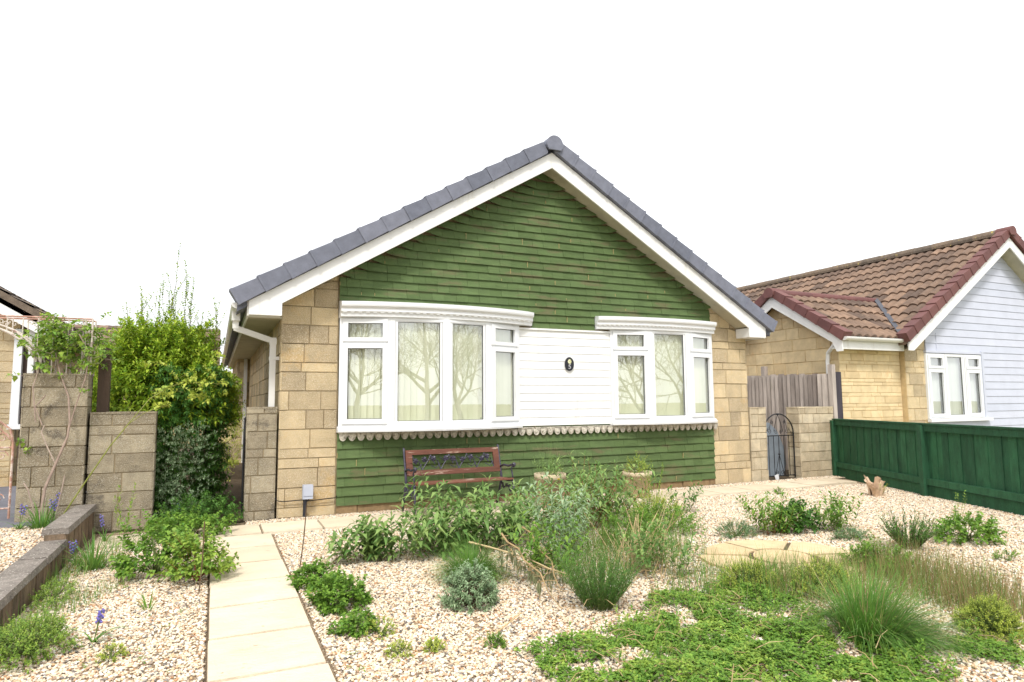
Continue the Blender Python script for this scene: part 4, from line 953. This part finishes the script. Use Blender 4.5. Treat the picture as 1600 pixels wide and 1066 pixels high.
# dead cut branches
def dead(LM,SM):
    for (a,b,n) in (((2.05,-3.25,.28),(2.0,-4.35,.03),7),((1.85,-3.15,.22),(2.35,-4.2,.06),6),((2.3,-3.2,.3),(2.15,-4.1,.05),6)):
        a=V(a);b=V(b); pts=[a.lerp(b,k/6)+V((R.uniform(-.03,.03),0,.05*math.sin(k/6*3.1)+R.uniform(-.015,.015))) for k in range(7)]; SM.tube(pts,[.008-.0008*k for k in range(7)],6)
        for k in range(n*4):
            p=a.lerp(b,R.uniform(.05,.75)); d=V((R.uniform(-.8,.8),R.uniform(-1,.2),R.uniform(-.3,.5))); q=p+d*R.uniform(.05,.16); SM.tube([p,(p+q)/2+V((0,0,.01)),q],.0025,4)
            for j in range(4): LM.leaf(p.lerp(q,R.random()),V((R.uniform(-.3,.3),R.uniform(-.3,.3),-1)).normalized(),R.uniform(.04,.09),.012)
plant('cut_branch','pile of wilted cut branches with pale stems lying on the gravel','branch',(2.1,-3.7,0),dead,'lf_withered' if 'lf_withered' in M else 'straw_green','straw')
def stalks(LM,SM):
    for i in range(70):
        b=V((3.0+R.gauss(0,.10),-3.75+R.gauss(0,.12),0)); d=V((.6+R.gauss(0,.25),.5+R.gauss(0,.3),R.uniform(.2,.9))).normalized(); L=R.uniform(.3,.7); SM.tube([b,b+d*L*.5,b+d*L-V((0,0,.04))],[.003,.0025,.0015],4)
        if i%3==0: LM.leaf(b+d*L,d,.03,.006)
plant('dry_stalks','fan of leaning dry straw-coloured stalks in the middle of the planting','dry stalks',(3.0,-3.75,0),stalks,'straw','straw')
# big tussock and right side
plant('grass_tussock','large green grass tussock arching to the right in the lower right corner','grass',(3.30,-5.45,0),lambda LM,SM:(tuft((3.33,-5.48,0),.46,.42,2200,.005,2.0,1.2,dirb=V((.75,-.4,-.1)),lv=.6)(LM,SM),tuft((3.33,-5.48,0),.46,.44,160,.004,1.6,1.2,dirb=V((.6,-.4,0)),lv=.6)(SM,LM)),'grass','straw')
plant('santolina','bright yellow-green rounded cushion at the right edge','garden plant',(3.98,-5.70,0),bushy((3.98,-5.70,0),.17,.17,.20,700,.045,7,.013,.005,core=.6,zlo=.15),'lf_lime')
plant('sedum_clump','yellow-green feathery clump behind the large tussock','garden plant',(3.7,-4.85,0),bushy((3.80,-4.75,0),.25,.2,.22,420,.07,7,.016,.006),'lf_lime')
plant('sedum_clump','lime green clump in front of the paving circle','garden plant',(3.45,-4.5,0),bushy((3.45,-4.45,0),.22,.18,.17,360,.07,7,.016,.006),'lf_lime')
plant('leafy_plant','upright leafy plant in the right gravel, leftmost of the back row','garden plant',(5.02,-3.15,0),upright((5.02,-3.15,0),.22,.40,26,12,.075,.024,lean=.6,start=.05),'lf_mid','stem_red')
plant('leafy_plant','darker leafy plant touching the leftmost plant of the back row','garden plant',(5.4,-3.1,0),bushy((5.36,-3.15,0),.24,.18,.26,110,.1,7,.055,.028),'lf_dark')
plant('leafy_plant','upright bright green plant alone in the right gravel','garden plant',(5.72,-3.35,0),upright((5.72,-3.35,0),.20,.40,24,12,.075,.024,lean=.6,start=.05),'lf_mid')
plant('sage_mat','flat grey-green mat at the foot of the lone bright green plant','garden plant',(5.5,-3.7,0),bushy((5.5,-3.65,0),.26,.14,.08,110,.05,6,.022,.008),'lf_sage')
plant('sage_mat','grey-green mat at the back edge of the paving circle','garden plant',(4.62,-3.1,0),bushy((4.62,-3.1,0),.22,.16,.13,120,.06,6,.024,.008),'lf_sage')
def rosm(LM,SM):
    for i in range(90):
        a=R.uniform(0,6.283); s=math.sqrt(R.random()); o=V((math.cos(a),math.sin(a),0)); twig(LM,SM,V((5.6,-4.15,0))+o*.05,(UP+o*.9*s).normalized(),R.uniform(.16,.36),18,.032,.009,rad=.003,spread=.7,lup=.5)
plant('woody_shrub','sparse dark woody shrub with upright twigs in the right gravel','shrub',(5.6,-4.15,0),rosm,'lf_dark','stem_brown')
plant('woody_shrub','tiny dark sprig just behind the sparse woody shrub','shrub',(6.35,-3.85,0),bushy((6.35,-3.85,0),.12,.08,.12,26,.08,8,.025,.008),'lf_dark')
plant('strawberry_plant','low spreading green plant in the right gravel near the fence','garden plant',(6.35,-4.2,0),bushy((6.35,-4.2,0),.34,.2,.20,110,.12,6,.045,.028),'lf_mid')
plant('strawberry_plant','low green leafy mound left of the woody shrub nearer the camera','garden plant',(4.72,-4.5,0),bushy((4.72,-4.5,0),.26,.24,.17,130,.09,7,.035,.014),'lf_mid')
plant('tall_weed','thin pale weed standing by the green fence','weed',(7.35,-3.5,0),upright((7.35,-3.5,0),.08,.34,4,9,.04,.012,lean=.3),'lf_rose')
for (x,y,lab) in ((5.9,-4.75,'tiny green tuft below the low spreading plant by the fence'),(6.1,-2.9,'flat green speck of a plant in the far right gravel'),(4.75,-1.35,'small weed at the edge of the front path'),(7.2,-1.2,'little sprig growing in front of the slab path near the arched gate')):
    plant('moss_tuft',lab,'tuft',(x,y,0),bushy((x,y,0),.09,.07,.07,26,.05,6,.022,.009),'lf_mid',group='small tufts in the gravel')
# pots
def pot(c,rad,h,lab):
    t=thing('plant_pot',lab,'plant pot',c); m=MB(); m.lathe(c,[(0,0),(rad*.78,0),(rad*.96,h*.82),(rad*1.04,h*.82),(rad*1.06,h),(rad*.94,h),(rad*.92,h*.86)],28); m.build('pot',M['terracotta'],t,True)
    m=MB(); m.lathe(c,[(0,h*.88),(rad*.93,h*.88)],28); m.build('compost',M['earth'],t)
pot((3.85,-.72,.02),.19,.40,'weathered pale clay pot with orange patches beside the bench')
pot((5.25,-.60,.02),.19,.34,'weathered pale clay pot against the green tiles right of the tall buddleia')
plant('pot_plant','wispy grass-like plant growing in the pot beside the bench','pot plant',(3.85,-.72,.38),lambda LM,SM:(upright((3.85,-.72,.36),.16,.30,14,8,.07,.012,lean=.6)(LM,SM),tuft((3.85,-.72,.36),.2,.45,50,.004,.8,.5)(LM,SM)),'lf_bud')
plant('pot_plant','yellow-green plant growing in the pot right of the tall buddleia','pot plant',(5.25,-.6,.3),bushy((5.25,-.6,.30),.18,.16,.26,90,.08,8,.022,.007),'lf_lime')
# husk stump
def husk(LM,SM):
    c=V((8.2,-1.95,0)); R=random.Random(21)
    for i in range(13):
        a=i*2.4; o=V((math.cos(a),math.sin(a),0)); side=V((-o.y,o.x,0)); H=(.26,.14,.22,.12,.18,.13,.27)[i%7]; rad=.03+.012*(i%7); ln=.03+.02*(i%5); W=R.uniform(.028,.042); vs=[]; n=5
        for k in range(n+1):
            t=k/n; ce=c+o*(rad+ln*t*t)+UP*(H*t+R.uniform(-.006,.006)); w_=W*(.7+.5*math.sin(t*2.6))
            for q in (-1,-.5,0,.5,1): vs.append(tuple(ce+side*w_*q-o*(.035*q*q)+UP*(.02*R.uniform(-1,1) if k==n else 0)))
        f=[(k*5+j,k*5+j+1,k*5+j+6,k*5+j+5) for k in range(n) for j in range(4)]
        LM.add(vs,f); LM.add([(x+.004*o.x,y+.004*o.y,z) for x,y,z in vs],[tuple(reversed(q)) for q in f])
plant('dried_stump','pale dried stump of broad husks in front of the green fence','stump',(8.2,-1.95,0),husk,'cream_husk','straw',foliage='husk')
plant('leafy_plant','small green shoot growing among the pale dried husks','garden plant',(8.2,-1.99,0.05),upright((8.2,-2.0,.03),.05,.16,5,6,.04,.012),'lf_lime')
# canes
for p,q,lab in (((.66,-2.45,0),(.70,-2.47,.50),'thin bamboo cane standing at the right edge of the slab path'),((-.06,-2.9,0),(-.04,-2.9,.50),'thin cane standing in the gravel at the left edge of the slab path'),((1.35,-4.6,0),(1.72,-4.35,.05),'thin dry stick lying on the gravel in front of the artemisia')):
    m=MB(); m.tube([p,((p[0]+q[0])/2+.006,(p[1]+q[1])/2,(p[2]+q[2])/2),q],.0045,6); tag(m.build('cane',M['straw'] if q[2]<.1 else M['stem_brown'],None),lab,'cane')
# bluebells
def bluebell(c,n,h,lab,leaves=12):
    t=thing('bluebell',lab,'flower',c,'bluebells'); c=V(c); L=MB(); S=MB(); F=MB()
    for i in range(leaves): a=R.uniform(0,6.28); L.blade(c,V((math.cos(a)*.8,math.sin(a)*.8,1)),R.uniform(.7,1.2)*h,.011,1.6)
    for i in range(n):
        a=R.uniform(0,6.28); tip=c+V((math.cos(a)*.04,math.sin(a)*.04,h*R.uniform(.85,1.1))); S.tube([c,c.lerp(tip,.5),tip],.0028,5)
        for k in range(9):
            p=c.lerp(tip,.66+.38*k/9); d=V((math.cos(k*2.3+a),math.sin(k*2.3+a),-.5)).normalized(); 
            F.tube([p,p+d*.008,p+d*.018],[.002,.005,.007],6)
    L.build('leaf',M['grass'],t); S.build('stem',M['stem_green'],t); F.build('flower_head',M['violet'],t)
for c,n,h,lab in (((-.57,-3.65,0),2,.19,'pair of violet bluebells alone in the left gravel'),((-1.0,-1.55,0),3,.2,'bluebells against the foot of the retaining wall below its step'),((-.92,-.62,0),2,.30,'bluebell standing beside the thin weed in front of the low wall'),((-1.38,-.45,.15),3,.30,'bluebells at the foot of the climbing rose nearest the wall coping'),((-1.62,-.5,.15),2,.25,'bluebells left of the climbing rose stems'),((-1.78,-1.25,.15),3,.26,'pale bluebells on the raised bed at the left edge'),((-.3,.1,0),1,.26,'single bluebell at the foot of the dark evergreen')):
    bluebell(c,n,h,lab)
for c,lab in (((-1.45,-.5,.15),'lush strappy leaf clump at the top of the retaining wall'),((-.85,-1.75,0),'arching strappy clump beside the left retaining wall'),((-1.6,-2.1,.16),'strappy green leaves on the raised bed at the left edge')):
    plant('strappy_clump',lab,'garden plant',c,tuft(c,.2,.30,70,.012,1.8,1.0),'grass',group='strappy leaf clumps')
plant('grass_mound','bright green moss-like mound in the bottom left corner','garden plant',(-.82,-3.72,0),bushy((-.86,-3.68,0),.21,.34,.18,380,.07,7,.018,.009),'lf_rose')
plant('grass_mound','low green mound along the foot of the retaining wall','garden plant',(-.92,-2.6,0),bushy((-.95,-2.6,0),.10,.5,.09,130,.06,7,.018,.008),'lf_rose')
# yellow flowers
for c,h,lab in (((2.85,-2.6,0),.36,'yellow dandelion flower in front of the tall buddleia'),((3.3,-1.95,0),.50,'yellow flower among red stems beside the pot')):
    t=thing('dandelion',lab,'flower',c); m=MB(); m.tube([c,(c[0],c[1],h)],.002,5); m.build('stem',M['stem_green'],t); m=MB()
    for i in range(40): a=i*2.4; m.leaf(V((c[0],c[1],h)),V((math.cos(a),math.sin(a),.2+.02*i)).normalized(),.024,.007)
    m.build('flower_head',M['yellow'],t)
# ground cover mat and wild grass (uncountable)
AX=V((.91,-.41,0)); AY=V((.41,.91,0))
def inell(e):
    a=R.uniform(0,6.283); s=math.sqrt(R.random()); k=1+.25*mnoise.noise(V((math.cos(a)*2+e[0],math.sin(a)*2+e[1],0)))*1.5
    p=V((e[0],e[1],0))+AX*e[2]*s*k*math.cos(a)+AY*e[3]*s*k*math.sin(a); return p,s
mats=[(1.8,-5.07,.35,.34),(2.58,-5.07,.5,.5),(2.76,-5.52,.5,.43),(2.76,-4.6,.24,.42),(3.3,-4.6,.3,.35),(3.3,-5.3,.22,.4),(2.25,-4.9,.21,.2),(2.94,-5.85,.3,.24),(3.7,-5.85,.19,.2),(2.1,-5.5,.4,.3),(2.0,-5.75,.5,.2)]
gm=MB(); gm2=MB()
for e in mats:
    for i in range(int(e[2]*e[3]*3.14*4300)):
        p,s=inell(e); nn=mnoise.noise(p*3.2)
        if nn<-.28 or (s>.85 and R.random()<.5): continue
        hh=(.04+.13*max(0,nn+.15))*(1.1-.5*s); p.z=hh*R.uniform(.3,1)
        for j in range(5): (gm if mnoise.noise(p*6+V((5,5,5)))<.12 else gm2).leaf(p,rdir(.8),R.uniform(.012,.026),R.uniform(.009,.016))
for i in range(170):
    e=R.choice(mats); p,q=inell(e); twig(gm2 if i%2 else gm,None,p,V((R.gauss(0,.3),R.gauss(0,.3),1)),R.uniform(.06,.16),8,R.uniform(.02,.04),.012,lup=.6)
tag(gm.build('ground_cover',M['lf_mid'],None),'mat of small-leaved green creeping plants covering the lower right gravel','ground cover',kind='stuff')
tag(gm2.build('ground_cover',M['lf_rose'],None),'lighter yellow-green patches within the creeping mat in the lower right','ground cover',kind='stuff')
gg=MB(); gb_=MB()
gr=[(4.7,-5.0,.35,.8,1300,.26),(3.8,-4.75,.5,.35,900,.22),(3.2,-3.3,.4,.5,500,.3),(4.3,-5.5,.25,.3,400,.2),(2.9,-2.9,.35,.35,260,.3),(4.5,-4.5,.4,.25,500,.16),(3.42,-4.25,.42,.40,600,.20),(3.54,-3.03,.4,.6,420,.3),(3.8,-4.56,.35,.4,700,.24),(4.6,-5.0,.3,.7,900,.26),(4.3,-4.85,.3,.5,500,.2),(-.92,-1.84,.14,.6,420,.16),(-.88,-3.0,.12,.9,420,.13),(2.65,-3.7,.25,.4,260,.25),(2.2,-5.2,.3,.3,120,.15),(3.7,-3.4,.2,.3,200,.2),(1.84,-3.4,.24,.3,160,.14),(4.2,-2.5,.4,.5,200,.2),(3.0,-4.6,.4,.5,260,.2),(-.75,-.95,.3,.15,160,.12)]
for i,e in enumerate(gr):
    for k in range(e[4]):
        p,s=inell(e); q=(i in (0,1,3,5,9,10) and R.random()<.62) or R.random()<.22
        (gb_ if q else gg).blade(p,V((R.gauss(0,.3),R.gauss(0,.3),1)),e[5]*R.uniform(.5,1.2),R.uniform(.002,.0045),R.uniform(0,.9),seg=3)
tag(gg.build('wild_grass',M['grass'],None),'loose green grass blades scattered between the garden plants','grass',kind='stuff')
tag(gb_.build('dry_grass',M['lf_brown'],None),'wispy brownish seeding grass between the plants on the right','grass',kind='stuff')
tw=MB()
for i in range(150):
    e=R.choice(mats+[(2.9,-4.2,.4,.4),(2.2,-4.5,.4,.3)]); p,q=inell(e); p.z=.02+.07*R.random(); d=V((R.gauss(0,1),R.gauss(0,1),R.uniform(-.1,.5))).normalized(); L_=R.uniform(.04,.16)
    tw.tube([p,p+d*L_*.5+V((0,0,.012)),p+d*L_+V((R.gauss(0,.01),R.gauss(0,.01),-.01))],[.0022,.0018,.0012],4)
tag(tw.build('dead_twigs',M['straw'],None),'pale broken dead twigs lying on the creeping mat','twigs',kind='stuff')
# litter of scattered seedlings
sd=MB()
for i in range(900):
    x=R.uniform(-1,8); y=R.uniform(-5.6,-.95)
    if -.03<x<.6 or x>7.9+(y+3)*.35: continue
    if mnoise.noise(V((x*1.3,y*1.3,4)))<.05: continue
    for j in range(R.choice((3,5,9))): sd.leaf(V((x+R.gauss(0,.012),y+R.gauss(0,.012),.012)),rdir(.9),R.uniform(.012,.03),.008)
tag(sd.build('seedlings',M['lf_mid'],None),'tiny scattered weeds and seedlings in the gravel','ground cover',kind='stuff')
# dry leaf litter bits at edges
lt=MB()
for i in range(700):
    x=R.uniform(.6,8.6); y=R.uniform(-5.6,-.95) if i%3 else R.uniform(-.34,-.06)
    lt.leaf(V((x,y,.014)),rdir(.3),R.uniform(.01,.025),.008)
tag(lt.build('leaf_litter',M['stem_brown'],None),'scattered brown dead leaves and chips on the gravel','leaf litter',kind='stuff')

# ------------------------------------------------------------------ bare street trees behind the camera (seen in the window panes)
def bare(x,y,h,seed,lab):
    rr=random.Random(seed); t=thing('bare_tree',lab,'tree',(x,y,-.1),'bare street trees'); T=MB(); B=MB()
    def br(p,d,L,rad,dep,mb):
        pts=[p]; q=V(p); dd=V(d)
        for i in range(5): dd=(dd+V((rr.gauss(0,.09),rr.gauss(0,.09),.03))).normalized(); q=q+dd*L/5; pts.append(q.copy())
        mb.tube(pts,[rad*(1-.45*i/5) for i in range(6)],7 if dep<2 else 4,cap=False)
        if dep<6:
            for k in range(4 if dep<2 else 3 if dep<4 else 2):
                i=rr.choice((2,3,4,5)); o=dd.orthogonal(); o=Matrix.Rotation(rr.uniform(0,6.28),3,dd)@o
                br(pts[i],(dd*.75+o*rr.uniform(.5,.9)).normalized(),L*rr.uniform(.55,.8),rad*.5,dep+1,B)
            br(pts[5],dd,L*.75,rad*.55,dep+1,B)
    br(V((x,y,-.1)),V((0,0,1)),h*.22,.15,0,T); T.build('trunk',M['bark'],t); B.build('crown',M['bark'],t)
bare(3.4,-17,10,1,'bare street tree straight behind the garden'); bare(8.9,-18,10,2,'bare street tree second along the road'); bare(20.5,-17.5,10,3,'bare street tree farthest along the road'); bare(-6.8,-18,10,4,'bare street tree behind the left neighbour'); bare(15.5,-18,10,5,'bare street tree between two others along the road')

# ------------------------------------------------------------------ light, sky, camera
SUN_EL=math.radians(52); SUN_AZ=math.radians(205)  # direction the sun stands in, clockwise from +y
wd=bpy.data.worlds.new('World'); SC.world=wd; wd.use_nodes=True; nt=wd.node_tree; N=nt.nodes; L=nt.links
bgn=N['Background']; sky=N.new('ShaderNodeTexSky'); sky.sky_type='NISHITA'; sky.sun_disc=False; sky.sun_elevation=SUN_EL; sky.sun_rotation=SUN_AZ; sky.dust_density=3
tc=N.new('ShaderNodeTexCoord'); nz=N.new('ShaderNodeTexNoise'); nz.inputs['Scale'].default_value=2.2; nz.inputs['Detail'].default_value=4; L.new(tc.outputs['Generated'],nz.inputs['Vector'])
cr=N.new('ShaderNodeValToRGB'); cr.color_ramp.elements[0].position=.30; cr.color_ramp.elements[0].color=(5.5,5.52,5.6,1); cr.color_ramp.elements[1].position=.56; cr.color_ramp.elements[1].color=(9.3,9.3,9.3,1)
L.new(nz.outputs[0],cr.inputs[0]); mx=N.new('ShaderNodeMix'); mx.data_type='RGBA'; mx.inputs[0].default_value=.85; L.new(sky.outputs[0],mx.inputs[6]); L.new(cr.outputs[0],mx.inputs[7]); L.new(mx.outputs[2],bgn.inputs[0]); bgn.inputs[1].default_value=.105
sl_=bpy.data.lights.new('sun','SUN'); sl_.energy=1.5; sl_.angle=math.radians(10); sl_.color=(1,.96,.9); so_=bpy.data.objects.new('sun',sl_); COL.objects.link(so_)
sd_=V((math.sin(SUN_AZ)*math.cos(SUN_EL),math.cos(SUN_AZ)*math.cos(SUN_EL),math.sin(SUN_EL))); so_.rotation_euler=(-sd_).to_track_quat('-Z','Y').to_euler()
cam=bpy.data.cameras.new('camera'); co=bpy.data.objects.new('camera',cam); COL.objects.link(co); SC.camera=co
cam.sensor_width=36; cam.lens=1009.11/1600*36; cam.clip_end=2000; cam.clip_start=.05
yaw,pit,rol=.4301,.0934,-.0077
f=V((math.sin(yaw)*math.cos(pit),math.cos(yaw)*math.cos(pit),math.sin(pit))); rt_=V((math.cos(yaw),-math.sin(yaw),0)); up=rt_.cross(f); c,s=math.cos(rol),math.sin(rol)
r2=rt_*c+up*s; u2=-rt_*s+up*c
mw=Matrix(((r2.x,u2.x,-f.x,0),(r2.y,u2.y,-f.y,-8.0),(r2.z,u2.z,-f.z,1.3202),(0,0,0,1))); co.matrix_world=mw
vs=SC.view_settings; vs.view_transform='Standard'; vs.look='None'; vs.exposure=.95; vs.gamma=1
SC.render.engine='CYCLES'
